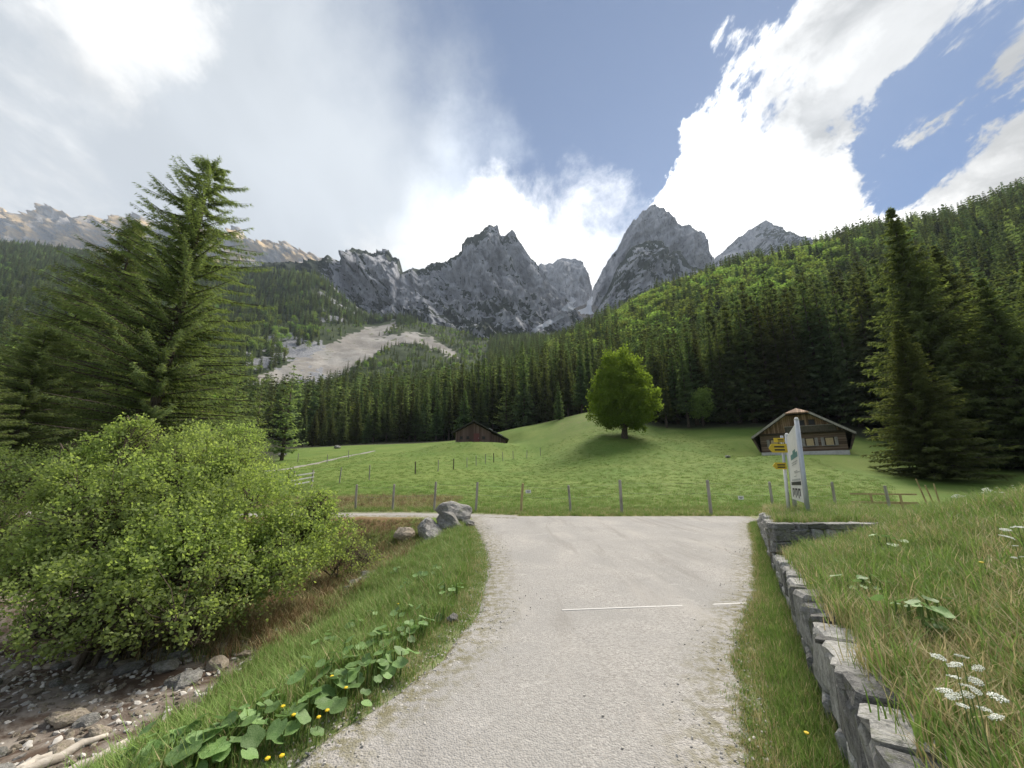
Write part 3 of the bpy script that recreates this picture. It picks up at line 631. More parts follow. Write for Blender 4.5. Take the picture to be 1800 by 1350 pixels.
# trees that stand out
def special(name, label, meshes, u, v, Y, rz=0, wide=1.0, Hm=20.0, tilt=(0, 0), dH=0):
    t, H = top_height(u, v, Y); return grove_tree(name, label, 'tree', meshes, (t.x, t.y, gz(t.x, t.y) - .1), H + dH, rz, None, Hm, wide, tilt)
special('spruce_tree', 'small pale green spruce standing alone before the forest, left of the round tree', SPR[0], 981, 670, 88, 1, 1.15)
special('spruce_tree', 'slender spruce with bare lower trunk just right of the round green tree', SPR[4], 1162, 640, 72, 2)
special('spruce_tree', 'tall spruce with bare trunk between the round tree and the small leafy tree', SPR[4], 1196, 610, 71, 4, 1.1)
special('larch_tree', 'pale yellowish green larch left of the dark forest wall, above the bush', LAR[0], 518, 640, 66, 2, 1.15)
special('larch_tree', 'broad olive larch at the left end of the meadow', LAR[1], 462, 672, 60, 1, 1.3)
special('larch_tree', 'olive larch half hidden behind the tall leaning larch, at its right foot', LAR[0], 425, 640, 52, 3, 1.35)
# ---- the big near conifers
BS = [conifer('big_spruce', 50 + k, 28, (7.6, 6.6)[k], 56, 10, 32, .80, m_bigspruce, droop=.28, low=.03, power=.98, width=.15, lump=.30, up=.12, sides=4) for k in range(2)]
BL = [conifer('big_larch', 61, 25, 7.2, 76, 10, 84, .42, m_larch, droop=.26, low=.08, airy=.16, power=.50, width=.070, lump=.30, up=.13, sides=4, taper=.12),
      conifer('big_larch', 63, 16, 6.0, 44, 10, 72, .46, m_larch, taper=.2, droop=.34, low=.06, airy=.08, power=.55, width=.06, lump=.36, up=.12, sides=4)]
special('spruce_tree', 'tallest dark spruce at the right, its pointed top against the sky', BS[0], 1563, 362, 38, 1, .95, 28)
special('spruce_tree', 'wide spruce with low boughs standing foremost at the right meadow edge', BS[1], 1575, 560, 31, 2, 1.35, 28)
special('spruce_tree', 'dark spruce behind and right of the tallest one', BS[1], 1640, 428, 44, 4, 1.0, 28)
special('spruce_tree', 'broad spruce filling the right side above the white umbel flowers', BS[0], 1722, 486, 34, 5, 1.2, 28)
special('spruce_tree', 'spruce cut off by the right edge of the photo', BS[1], 1800, 455, 38, 3, 1.2, 28)
special('spruce_tree', 'outermost spruce at the right, only its boughs in view', BS[0], 1890, 540, 32, 0, 1.3, 28)
t = at(245, 800, 27); t2 = at(373, 278, 27); zb = gz(t.x, t.y)
grove_tree('larch_tree', 'tall larch leaning right with airy top against the grey sky', 'tree', BL[0], (t.x, t.y, zb - .1), t2.z - zb, 0.6, None, 25, 1.0, (0, math.atan2(t2.x - t.x, t2.z - zb)))
special('larch_tree', 'larch with rounded crown just left of the tall leaning larch', BL[1], 240, 388, 31, 1, .85, 16)
special('larch_tree', 'low wide light green larch at the left edge above the bush', BL[1], 85, 575, 21, 2.5, 1.15, 16)
special('larch_tree', 'bushy larch behind the grey willow at the left border', BL[1], -40, 610, 17, 4, 1.1, 16)
special('larch_tree', 'dark larch filling the gap between the two left larches', BL[0], 150, 500, 36, 4.4, 1.0, 25)

# ---- round maple on the meadow
t = at(1098, 771, 60); zb = gz(t.x, t.y); MH = at(1090, 614, 60).z - zb
lob = []
for k, (f, rr) in enumerate(((.175, .27), (.23, .345), (.32, .40), (.45, .385), (.58, .34), (.71, .285), (.83, .235), (.92, .16))):
    n = (6, 8, 9, 9, 8, 7, 5, 3)[k]
    for j in range(n):
        az = 2 * math.pi * (j + .5 * (k % 2)) / n; q = rr * MH * .62
        q2 = q * rng.uniform(.93, 1.07); s2 = rng.uniform(.26, .42); lob.append(((math.cos(az) * q2, math.sin(az) * q2, (f + rng.uniform(-.035, .035)) * MH), (rr * MH * s2, rr * MH * s2, MH * rng.uniform(.05, .085)), rr / .4))
    lob.append(((0, 0, f * MH), (rr * MH * .5, rr * MH * .5, MH * .09), rr * .6))
mc, _ = lobed('maple_crown', 5, lob, 58, 16, .30, m_maple, .40, .6, 2.0, .6)
o = thing('maple_tree', 'round dome shaped bright green maple standing alone on the meadow', 'tree', (t.x, t.y, zb))
link('crown', mc, o)
T = MB().tube([(0, 0, -.5), (0, 0, .3), (.1, 0, 1.5), (.05, 0, MH * .3), (0, 0, MH * .7)], [.62, .5, .40, .32, .1], 10)
for j in range(11):
    az = j * 2.4; z0 = MH * (.10 + .03 * j); T.tube([(0, 0, z0), (math.cos(az) * 1.5, math.sin(az) * 1.5, z0 + .9), (math.cos(az) * 3.4, math.sin(az) * 3.4, z0 + 1.7)], [.16, .11, .04], 6, False)
T.build('trunk', m_bark, o, True)
# small leafy tree right of it
t = at(1236, 748, 70); zb = gz(t.x, t.y); h = at(1236, 682, 70).z - zb
sm_c, _ = lobed('small_tree_crown', 9, [((0, 0, h * .55), (h * .27, h * .27, h * .36), 1), ((h * .1, 0, h * .8), (h * .16, h * .16, h * .2), .4), ((-h * .14, 0, h * .45), (h * .18, h * .18, h * .2), .4)], 170, 10, .32, m_broad)
o = thing('deciduous_tree', 'small light green leafy tree at the forest edge right of the round maple', 'tree', (t.x, t.y, zb)); link('crown', sm_c, o)
MB().tube([(0, 0, -.3), (0, 0, h * .4), (.1, 0, h * .8)], [.14, .1, .03], 6).build('trunk', m_bark, o, True)

# ---- scatter helper: countless small things as ONE object with geometry nodes
def scatter(name, P, rot, scl, idx, protos, label, cat):
    col = bpy.data.collections.new(name + '_kinds')
    for k, me in enumerate(protos):
        ob = bpy.data.objects.new('%s_kind_%02d' % (name, k), me); col.objects.link(ob)
    P = np.asarray(P, np.float32); me = bpy.data.meshes.new(name); me.vertices.add(len(P)); me.vertices.foreach_set('co', P.ravel())
    for nm, tp, dat in (('rot', 'FLOAT_VECTOR', rot), ('scl', 'FLOAT_VECTOR', scl)):
        q = me.attributes.new(nm, tp, 'POINT'); q.data.foreach_set('vector', np.asarray(dat, np.float32).ravel())
    q = me.attributes.new('idx', 'INT', 'POINT'); q.data.foreach_set('value', np.asarray(idx, np.int32))
    o = link(name, me); tag(o, label, cat, kind='stuff')
    g = bpy.data.node_groups.new(name, 'GeometryNodeTree')
    g.interface.new_socket('Geometry', in_out='INPUT', socket_type='NodeSocketGeometry'); g.interface.new_socket('Geometry', in_out='OUTPUT', socket_type='NodeSocketGeometry')
    gi = g.nodes.new('NodeGroupInput'); go = g.nodes.new('NodeGroupOutput'); ip = g.nodes.new('GeometryNodeInstanceOnPoints'); ci = g.nodes.new('GeometryNodeCollectionInfo')
    ci.inputs['Collection'].default_value = col; ci.inputs['Separate Children'].default_value = True; ci.inputs['Reset Children'].default_value = True
    def na(nm, tp):
        n = g.nodes.new('GeometryNodeInputNamedAttribute'); n.data_type = tp; n.inputs['Name'].default_value = nm
        return [s for s in n.outputs if s.enabled and s.name == 'Attribute'][0]
    L = g.links.new
    L(gi.outputs[0], ip.inputs['Points']); L(ci.outputs[0], ip.inputs['Instance']); ip.inputs['Pick Instance'].default_value = True
    L(na('idx', 'INT'), ip.inputs['Instance Index']); L(na('rot', 'FLOAT_VECTOR'), ip.inputs['Rotation']); L(na('scl', 'FLOAT_VECTOR'), ip.inputs['Scale'])
    L(ip.outputs[0], go.inputs[0])
    md = o.modifiers.new('scatter', 'NODES'); md.node_group = g; return o
def rots(n, tilt=0.0): return np.c_[rng.normal(0, tilt, n) if tilt else np.zeros(n), rng.normal(0, tilt, n) if tilt else np.zeros(n), rng.uniform(0, 6.283, n)]

# ---- the far forest on the slopes
def join_low(name, k, mats):
    cr, tr = conifer(name, 80 + k, 20, (2.5, 2.9, 2.1, 2.6)[k], 20, 6, 5, 1.25, m_spruce, low=.05, width=.30, lump=.3, power=1.0); return cr
farp = [join_low('far_spruce', k, None) for k in range(4)]
for k in range(3):
    r_ = np.random.default_rng(90 + k)
    L_ = [((r_.normal(0, 1.6), r_.normal(0, 1.6), r_.uniform(6, 13.5)), (2.6, 2.6, 2.5), 1) for _ in range(9)] + [((0, 0, 10), (3.6, 3.6, 4.6), 1.6)]
    farp.append(lobed('far_beech', 90 + k, L_, 12, 3, 1.35, m_broad, .42, .5, 1.6)[0])
farp.append(conifer('far_larch', 99, 20, 3.3, 16, 6, 4, 1.5, m_larch, droop=.15, low=.1, airy=.15, width=.3, lump=.4)[0])
NT_ = 100000
lY = np.sqrt(rng.uniform(22 ** 2, 850 ** 2, NT_)); A_ = rng.uniform(-3.0, 3.05, NT_); fx = A_ * lY; fy = lY
fz = np.where(fy < 100, ground_h(fx, fy), hill_h(fx, fy) - 1.2 * (1 - sm(95, 140, fy))); fu, fv = pix(fx, fy, fz)
keep = (fu > -1300) & (fu < 3200) & ((np.abs(A_) < 2.6) | (fy < 90)) & ((fy > 100) | (np.abs(fx) < 183))
front = np.interp(fu, np.r_[-1300, -900, -300, 300, YF[:, 0], 1700, 1900, 2100, 2700], np.r_[26, 34, 66, 90, YF[:, 1] + 34, 66, 54, 36, 24])
keep &= fy > front
keep &= ~scree_mask(fu + 8 * fbm(fx / 20, fy / 20, 2), fv + 4)
keep &= ~(rock_mask(fx, fy, fu, fv) & (rng.random(NT_) < .9))
talus = (fu > 560) & (fu < 860) & (fv < 690) & (fv > 570)
dens = np.where(fy < 200, .95, np.where(fy < 400, .62, .42)); dens = np.where(talus, dens * .55, dens)
dens = dens * (0.75 + .5 * (fbm(fx / 70, fy / 70, 3) > -.15))
keep &= rng.random(NT_) < dens
fx, fy, fz, fu, fv, talus = (q[keep] for q in (fx, fy, fz, fu, fv, talus)); n = len(fx)
BR_ = [(1050, 570), (1110, 530), (1180, 500), (1250, 482), (1400, 445), (1490, 425), (1500, 470), (1420, 520), (1300, 560), (1200, 590), (1090, 625)]
pd = np.full(n, .05); pd = np.where(inside(BR_, fu, fv - 16), 1.2, pd); pd = np.where(talus, .30, pd); pd = np.where((fu > 960) & (fu < 1080) & (fv > 590) & (fv < 650), .35, pd)
pd = np.where((fu > 1500), .16, pd); pd = np.where((fu > 430) & (fu < 560) & (fv > 560) & (fv < 620), .4, pd)
pd = pd * (0.4 + 1.2 * (fbm(fx / 35, fy / 35, 2) > 0))
dec = rng.random(n) < pd; idx = np.where(dec, rng.integers(4, 7, n), np.where(rng.random(n) < .07, 7, rng.integers(0, 4, n)))
hh = np.where(dec, rng.uniform(.65, 1.05, n), rng.uniform(.75, 1.35, n)) * np.where(talus, .55, 1.0) * np.where(fy > 500, .9, 1.0)
ww = hh * rng.uniform(.95, 1.3, n)
print('far trees', n, 'front', n_sp)
scatter('far_forest', np.c_[fx, fy, fz - .5], rots(n), np.c_[ww, ww, hh], idx, farp, 'dense mixed mountain forest of dark spruces and bright green beeches on the slopes', 'forest')

# ---- the willow bush in the gully and its neighbours
def bush(name, label, lobes_px, mat, nclump, nleaf, leaf, roots, seed, stem=.05):
    L_ = []; base = Vector((sum(r_[0] for r_ in roots) / len(roots), sum(r_[1] for r_ in roots) / len(roots), 0)); base.z = gz(base.x, base.y)
    for u, v, Y, rr in lobes_px:
        q = at(u, v, Y) - base; L_.append((tuple(q), (rr, rr * .9, rr * .82), rr * rr / 2.0))
    fol, cl = lobed(name + '_foliage', seed, L_, nclump, nleaf, leaf, mat, .40, .30, 2.2, .35)
    o = thing(name, label, 'bush', base); link('foliage', fol, o)
    T = MB(); r_ = np.random.default_rng(seed)
    for (q, rad, w) in L_:
        rt = roots[r_.integers(len(roots))]; b0 = Vector((rt[0] - base.x, rt[1] - base.y, gz(rt[0], rt[1]) - base.z - .1)); e = Vector(q)
        for s_ in range(3):
            mid = b0.lerp(e, .5) + Vector(r_.normal(0, .25, 3)) + Vector((0, 0, .25)); e2 = e + Vector(r_.normal(0, rad[0] * .3, 3))
            T.tube([b0 + Vector(r_.normal(0, .12, 3)) * Vector((1, 1, 0)).length, mid, e2], [stem, stem * .65, stem * .3], 6, False)
            near = cl[np.argsort(((cl - np.array(e2)) ** 2).sum(1))[:200]]
            for k in r_.choice(len(near), 26, False):
                ee = Vector(near[k]); T.tube([e2.lerp(mid, r_.uniform(0, .5)), e2.lerp(ee, .5) + Vector(r_.normal(0, .08, 3)), ee], [stem * .22, stem * .15, stem * .06], 3, False)
    T.build('stems', m_twig, o, True)
    return o
bush('willow_bush', 'large bright green leafy willow bush filling the gully left of the road',
     [(290, 880, 8.2, 1.45), (170, 950, 7.4, 1.2), (430, 890, 8.6, 1.3), (505, 955, 8.6, .95), (300, 1000, 6.9, 1.0), (130, 1045, 6.4, .75), (205, 805, 8.8, .9), (330, 795, 9.0, .8), (570, 945, 9.6, .7), (410, 1030, 7.2, .75),
      (95, 1110, 5.9, .42), (220, 1075, 6.2, .6), (340, 940, 7.4, 1.0), (60, 1000, 6.9, .7), (490, 1000, 7.9, .65), (150, 880, 8.0, .85), (240, 760, 8.9, .5), (410, 810, 8.9, .6), (120, 850, 7.8, .6), (560, 890, 9.4, .5), (330, 1090, 6.4, .4)], m_willow, 620, 20, .058, [(-6.6, 7.4), (-7.2, 8.0), (-5.9, 8.1), (-6.4, 6.8)], 21)
bush('willow_bush', 'greyish green willow bush cut by the left edge of the photo', [(20, 880, 9.5, 1.5), (-60, 960, 8.5, 1.4), (90, 850, 10.5, 1.1), (10, 980, 8.6, 1.0), (-120, 880, 9, 1.5), (30, 820, 10.2, .8)], m_greywillow, 330, 18, .055, [(-11.5, 9.0), (-12.2, 9.6)], 23)
bush('willow_bush', 'smaller light green bush rising behind the right part of the willow', [(405, 790, 13, 1.05), (370, 770, 13.4, .8), (430, 770, 13.2, .7), (385, 830, 12.6, 1.0), (440, 815, 12.9, .7)], m_willow, 280, 18, .065, [(-9.2, 13.0), (-9.6, 13.2)], 25, .035)
bush('willow_bush', 'low pale shrub on the dry bank just below the gravel path', [(640, 985, 11.0, .55), (610, 950, 11.6, .6), (590, 985, 11, .5)], m_willow, 300, 14, .05, [(-4.6, 11.3)], 27, .02)

# ================================================================ BUILT THINGS
m_oldwood = wood_mat('grey_weathered_wood', (0.27, 0.245, 0.21), (0.43, 0.40, 0.36))
m_palewood = wood_mat('pale_larch_wood', (0.36, 0.27, 0.14), (0.48, 0.38, 0.21))
m_darkpost = wood_mat('dark_old_wood', (0.07, 0.06, 0.045), (0.14, 0.12, 0.09))
m_white = plain_mat('white_plate', (0.78, 0.78, 0.76), .5)
m_yellow = plain_mat('yellow_enamel', (0.72, 0.52, 0.05), .45)
m_black = plain_mat('black_print', (0.03, 0.03, 0.035), .6)
m_steel = plain_mat('galvanised_steel', (0.50, 0.53, 0.57), .45, .5, .3)
m_wire = plain_mat('fence_wire', (0.35, 0.35, 0.33), .6, .4)

# ---- the dry stone wall along the right side of the road
m_wall = stone_mat('grey_wall_stone', (0.25, 0.245, 0.235), (0.52, 0.51, 0.485), .16)
m_darkwall = stone_mat('dark_wall_stone', (0.10, 0.10, 0.10), (0.27, 0.265, 0.255), .25)
m_mortar, N = material('crumbly_wall_fill'); n = N.noise(objc(N), 9, 7, .7); finish(m_mortar, N, N.mix(N.ramp(n, .35, .65), (0.10, 0.095, 0.075), (0.22, 0.20, 0.165)), .95, n, 1, .05)
def stone_mesh(k, mat):
    r = np.random.default_rng(300 + k); b = MB(); b.box((0, 0, 0), (1, 1, 1))
    b.V = [tuple(np.array(v) + r.uniform(-.11, .11, 3)) for v in b.V]
    return b.mesh('wall_stone', mat, False, .085)
ST = [stone_mesh(k, m_wall) for k in range(9)]; SD = [stone_mesh(20 + k, m_darkwall) for k in range(6)]
wall = thing('stone_wall', 'low grey dry stone wall holding the grassy bank beside the road', 'wall', (wall_x(4.0), 4.0, 0))
wo_ = Vector(wall.location); ang = math.atan2(1, .575)
core = MB(); ysw = np.linspace(1.0, 6.66, 30); V = []; F = []
for i, y in enumerate(ysw):
    x = wall_x(y); zt = wall_top(y) - .05
    for dx, z in ((.045, -.15), (.045, zt), (.26, zt), (.26, -.15)): V.append((x + dx * .867 - wo_.x, y - dx * .4985 - wo_.y, z))
for i in range(len(ysw) - 1):
    for k in range(4): F.append((i * 4 + k, i * 4 + (k + 1) % 4, i * 4 + 4 + (k + 1) % 4, i * 4 + 4 + k))
core.add(V, F).build('core', m_mortar, wall)
def lay_stones(owner, y0, y1, ztop, zbase=-.06, meshes=ST, depth=.24, hrow=(.13, .22), lrow=(.16, .34), off=.11, xfun=wall_x):
    org = Vector(owner.location); zc = zbase; row = 0
    zmax = max(ztop(q) for q in np.linspace(y0, y1, 20))
    while zc < zmax - .03:
        h = rng.uniform(*hrow); s = y0 + rng.uniform(-.1, 0) * 0
        while s < y1 - .04:
            ln = min(rng.uniform(*lrow), y1 - s); dy = ln * .867; yc = s + ln * .5
            top = ztop(yc); hh = h
            if zc >= top - .035: s += ln; continue
            if zc + h > top - .05: hh = top - zc + rng.uniform(-.02, .025)
            x = xfun(yc) + off * .867; y = yc - off * .4985
            me = meshes[rng.integers(len(meshes))]
            link('stone', me, owner, Vector((x, y, zc + hh / 2)) - org, (rng.normal(0, .025), rng.normal(0, .03), ang + rng.normal(0, .05)), (ln * 1.15 * .985, depth * rng.uniform(.92, 1.12), hh * .985))
            s += ln
        zc += h; row += 1
lay_stones(wall, 1.0, 6.62, lambda q: float(wall_top(q)) + .015, meshes=ST + SD[:3], lrow=(.10, .24), hrow=(.22, .36))
# raised platform with the signs: a corner of darker stones, its front facing the camera
plat = thing('stone_platform_wall', 'taller dark stone corner wall carrying the sign platform', 'wall', (4.3, 6.7, 0))
def plat_top(q): return float(np.interp(q, [6.6, 9.5, 11.5, 13.9], [.80, .72, .40, .10]))
core = MB(); V = []; F = []; ysw = np.linspace(6.78, 13.9, 24); po = Vector(plat.location)
for y in ysw:
    x = wall_x(y); zt = plat_top(y) - .05
    for dx, z in ((.045, -.15), (.045, zt), (.26, zt), (.26, -.15)): V.append((x + dx * .867 - po.x, y - dx * .4985 - po.y, z))
for i in range(len(ysw) - 1):
    for k in range(4): F.append((i * 4 + k, i * 4 + (k + 1) % 4, i * 4 + 4 + (k + 1) % 4, i * 4 + 4 + k))
core.add(V, F); core.box((5.25 - po.x, 6.84 - po.y, .32), (1.9, .16, .80)); core.build('core', m_mortar, plat)
lay_stones(plat, 6.75, 13.8, plat_top, meshes=ST, lrow=(.2, .42), hrow=(.16, .24))
zc = -.05
while zc < .76:
    h = rng.uniform(.13, .2); h = min(h, .81 - zc); x = 4.24
    while x < 6.15:
        ln = rng.uniform(.18, .42)
        link('stone', (SD if x < 4.75 or rng.random() < .5 else ST)[rng.integers(6)], plat, Vector((x + ln / 2, 6.74, zc + h / 2)) - po, (rng.normal(0, .02), rng.normal(0, .03), rng.normal(0, .04)), (ln * .98, .22 * rng.uniform(.9, 1.1), h * .98)); x += ln
    zc += h

# ---- fences
def post_mesh(k, H=1.45, r=.055):
    q = np.random.default_rng(400 + k); n = 9; b = MB()
    b.tube([(0, 0, -.35), (q.normal(0, .008), q.normal(0, .008), .5), (q.normal(0, .012), q.normal(0, .012), H - .02), (q.normal(0, .012), q.normal(0, .012), H)], [r, r * .97, r * .92, r * .75], n); return b
PM = [post_mesh(k).mesh('fence_post', m_oldwood, False) for k in range(4)]; PP = [post_mesh(9).mesh('fence_post', m_palewood)]; PD = [post_mesh(12 + k, 1.25, .07).mesh('fence_post', m_darkpost) for k in range(2)]
def post(u, v, Y, H, label, meshes, group, Hm=1.45, w=1.0):
    p = at(u, v, Y); z = gz(p.x, p.y); s = H / Hm
    o = link('fence_post', meshes[rng.integers(len(meshes))], None, (p.x, p.y, z), (rng.normal(0, .03), rng.normal(0, .03), rng.uniform(0, 6)), (w, w, s)); tag(o, label, 'fence post', group); return o
ORD = ['first', 'second', 'third', 'fourth', 'fifth', 'sixth', 'seventh', 'eighth', 'ninth', 'tenth', 'eleventh', 'twelfth', 'thirteenth', 'fourteenth']
road_posts = [(625, 897, 19.1, 1.35), (690, 898, 18.9, 1.35), (763, 899, 18.5, 1.5), (836, 900, 18.2, 1.5), (916, 901, 18.0, 1.45), (1003, 901, 17.9, 1.35), (1093, 903, 17.4, 1.62), (1250, 906, 16.9, 1.62), (1362, 906, 17.0, 1.5), (1470, 905, 17.0, 1.5)]
tops = []
for i, (u, v, Y, H) in enumerate(road_posts):
    lab = 'pale new yellowish fence post at the middle of the road fence' if i == 4 else 'thick weathered grey fence post nearest the middle of the road end' if i == 6 else '%s post from the left in the wire fence behind the gravel road' % ORD[i]
    H = H * .87; o = post(u, v, Y, H, lab, PP if i == 4 else PM, 'posts of the wire fence behind the road', w=1.25 if i in (6, 7) else 1.0); tops.append(Vector(o.location) + Vector((0, 0, H)))
for drop, nm in ((.12, 'upper'), (.55, 'lower')):
    b = MB()
    for p, q in zip(tops[:-1], tops[1:]):
        p2, q2 = p - Vector((0, 0, drop)), q - Vector((0, 0, drop)); b.tube([p2, (p2 + q2) / 2 - Vector((0, 0, .05)), q2], .0035, 4, False)
    tag(b.build('fence_wire', m_wire), 'thin %s wire strung along the fence posts behind the road' % nm, 'wire', 'wires of the road fence')
for u, v, i, lab in ((929, 864, 4, 'small white warning plate on the fence wire beside the pale yellowish post'), (1306, 875, 7, 'small white warning plate on the fence wire left of the white signboard')):
    a, b_ = tops[i], tops[i + 1]; f = (u - road_posts[i][0]) / (road_posts[i + 1][0] - road_posts[i][0]); c_ = a.lerp(b_, f); p = at(u, v, c_.y); c_.z = p.z
    o = thing('warning_plate', lab, 'sign', c_, 0, 'white plates on the road fence')
    MB().box((0, -.012, 0), (.24, .006, .14)).build('plate', m_white, o); MB().box((0, -.017, .02), (.15, .003, .022)).build('print', m_black, o); MB().box((0, -.017, -.025), (.11, .003, .018)).build('print', m_black, o)
    zt = (a.lerp(b_, f)).z - .12 - .04; MB().tube([(0, 0, .06), (0, 0, max(zt - c_.z, .09))], .003, 4).build('hanger', m_wire, o)
side = [(730, 831, 41), (770, 827, 43.5), (797, 825, 46), (821, 821, 48.5), (837, 818, 50.5), (853, 815, 52.5), (868, 812, 54), (884, 810, 56), (902, 807, 58), (926, 804, 60), (950, 801, 62)]
for i, (u, v, Y) in enumerate(side):
    post(u, v, Y, 1.25, '%s post from the left in the row climbing the meadow towards the maple' % ORD[i], PD if i in (0, 2, 6) else PM, 'posts climbing the meadow', 1.25 if i in (0, 2, 6) else 1.45, .9)
leftp = [(437, 842, 36), (461, 851, 33), (478, 838, 40), (505, 851, 33), (597, 846, 34), (649, 844, 36), (524, 806, 62), (480, 822, 50), (575, 812, 58), (612, 808, 62)]
where = ['leftmost post by the bush', 'dark short post just right of the bush', 'thin post between the two dark posts', 'dark post left of the slatted hurdle', 'post right of the slatted hurdle', 'second post right of the slatted hurdle', 'small far post beside the pale meadow track', 'far post near the bend of the meadow track', 'far post above the slatted hurdle by the track', 'farthest post along the meadow track']
for i, (u, v, Y) in enumerate(leftp):
    post(u, v, Y, 1.3, where[i] + ' in the left meadow', PD if i in (1, 3) else PM, 'scattered posts in the left meadow', 1.25 if i in (1, 3) else 1.45)
# slatted hurdle
a = at(512, 866, 29.5); b_ = at(549, 853, 31.5); a.z = gz(a.x, a.y); b_.z = gz(b_.x, b_.y)
o = thing('slatted_hurdle', 'pale slatted wooden hurdle leaning among grass near the bush', 'fence', a)
d = b_ - a
for f in (.04, .96):
    MB().box(tuple(d * f + Vector((0, 0, .55))), (.09, .09, 1.5)).build('post', m_oldwood, o)
m_pale = wood_mat('silvered_slat', (0.42, 0.42, 0.41), (0.60, 0.60, 0.58), 0)
for z in (.30, .62, .94):
    MB().tube([d * -.05 + Vector((0, -.06, z)), d * 1.05 + Vector((0, -.06, z + .12))], .055, 4).build('slat', m_pale, o)
# rail gate at the right
g0 = at(1500, 899, 16.6); g1 = at(1618, 899, 16.0); g0.z = gz(g0.x, g0.y); g1.z = gz(g1.x, g1.y)
o = thing('rail_gate', 'three rail wooden pasture gate right of the sign platform', 'gate', g0); d = g1 - g0; d.z = 0
for k, zz in enumerate((.22, .52, .86)):
    L = d.length; MB().box(tuple(d * .5 + Vector((0, 0, zz))), (L, .035, .10 if k < 2 else .06), (0, 0, math.atan2(d.y, d.x))).build('rail', m_palewood, o)
for f in (.30, .74): MB().box(tuple(d * f + Vector((0, -.05, .48))), (.07, .04, .82), (0, 0, math.atan2(d.y, d.x))).build('upright', m_palewood, o)
post(1565, 899, 15.9, 1.2, 'slim grey post standing before the rail gate', PM, None)
for i, (u, v, u2, v2) in enumerate(((1640, 905, 1610, 842), (1652, 905, 1626, 853), (1656, 900, 1641, 850))):
    p = at(u, v, 12.4); p.z = gz(p.x, p.y) - .1; q = at(u2, v2, 12.4)
    tag(MB().tube([p, (p + q) / 2 + Vector((.02, 0, 0)), q], [.030, .026, .018], 6).build('wooden_stake', m_palewood), ['longest thin wooden stake leaning left', 'middle thin wooden stake leaning left', 'short upright thin wooden stake'][i] + ' on the right bank crest', 'stake', 'stakes on the bank')

# ---- white signboard and yellow trail signs on the platform
nb = at(1420, 908, 8.3); fb = at(1398, 902, 9.6); nb.z = gz(nb.x, nb.y); fb.z = gz(fb.x, fb.y)
nt = at(1400, 738, 8.3); ft = at(1378, 765, 9.6)
_e1, _e2 = fb - nb, nt - nb; _n = _e1.cross(_e2).normalized(); ft = ft - _n * (ft - nb).dot(_n)      # keep the board flat
o = thing('signboard', 'tall white information board on two grey steel posts, seen almost edge on', 'sign', (nb + fb) / 2); so_ = Vector(o.location)
for b0, t0 in ((nb, nt), (fb, ft)):
    MB().tube([b0 - so_ - Vector((0, 0, .3)), t0 - so_], .045, 10).build('post', m_steel, o, True)
    MB().tube([t0 - so_, t0 - so_ + Vector((0, 0, .05))], [.05, .025], 8).build('cap', m_white, o, True)
def sb(s, h):                                        # s 0 far .. 1 near, h 0 bottom .. 1 top: a point on the board
    lo = fb.lerp(nb, s) + Vector((0, 0, .28 - .02 * s)); hi = ft.lerp(nt, s) - Vector((0, 0, .06)); return lo.lerp(hi, h) - so_
tang = (nb - fb).normalized(); nor = Vector((-tang.y, tang.x, 0)).normalized()
if nor.x > 0: nor = -nor
def slab(s0, s1, h0, h1, t0, t1):
    b = MB(); P4 = [sb(s0, h0), sb(s1, h0), sb(s1, h1), sb(s0, h1)]
    return b.add([q + nor * t0 for q in P4] + [q + nor * t1 for q in P4], [(0, 1, 2, 3), (7, 6, 5, 4), (0, 4, 5, 1), (1, 5, 6, 2), (2, 6, 7, 3), (3, 7, 4, 0)])
panel = slab(.02, .98, 0, 1, -.02, .02).build('panel', m_white, o)
m_teal = plain_mat('teal_print', (0.12, 0.26, 0.27), .5); m_grey = plain_mat('grey_print', (0.45, 0.46, 0.47), .5)
def print_(s0, s1, h0, h1, mat): slab(s0, s1, h0, h1, .021, .024).build('print', mat, panel)
for s0, s1, h1 in ((.28, .48, .66), (.48, .70, .70), (.70, .86, .655)): print_(s0, s1, .585, h1, m_teal)     # logo
for h, a_, b2 in ((.53, .30, .8), (.50, .30, .7), (.40, .45, .72), (.38, .50, .9), (.33, .40, .6)): print_(a_, b2, h, h + .014, m_grey)
print_(.12, .92, .215, .262, m_black); print_(.2, .9, .275, .30, m_grey)
for s0 in (.16, .40, .64):                                                                                  # three large dark characters
    print_(s0, s0 + .05, .04, .17, m_black); print_(s0 + .05, s0 + .17, .145, .17, m_black); print_(s0 + .12, s0 + .17, .07, .145, m_black)
b0 = at(1387, 905, 9.0); b0.z = gz(b0.x, b0.y); t0 = at(1374, 766, 9.0)
o = thing('trail_signpost', 'slim pole with yellow arrow shaped trail signs beside the white board', 'signpost', b0)
d = t0 - b0; MB().tube([(0, 0, -.3), d * .5, d], .03, 8).build('pole', m_steel, o, True)
MB().tube([d * .03, d * .60], .033, 8).build('painted_band', m_white, o, True)
def arrow(u0, u1, v, hgt, pts, lab):
    p0 = at(u0, v, 9.0) - b0; p1 = at(u1, v, 9.0) - b0; w = abs(p1.x - p0.x); h = hgt
    poly = [(p0.x, p0.z), (p0.x + .07, p0.z + h / 2), (p1.x, p0.z + h / 2), (p1.x, p0.z - h / 2), (p0.x + .07, p0.z - h / 2)] if pts else [(p0.x, p0.z - h / 2), (p1.x, p0.z - h / 2), (p1.x, p0.z + h / 2), (p0.x, p0.z + h / 2)]
    s_ = MB().prism(poly, -.055, -.037).build(lab, m_yellow, o)
    for k in (0.15, -.2): MB().box(((p0.x + p1.x) / 2 + .03, -.058, p0.z + h * k), (w * .55, .004, h * .16)).build('print', m_black, s_)
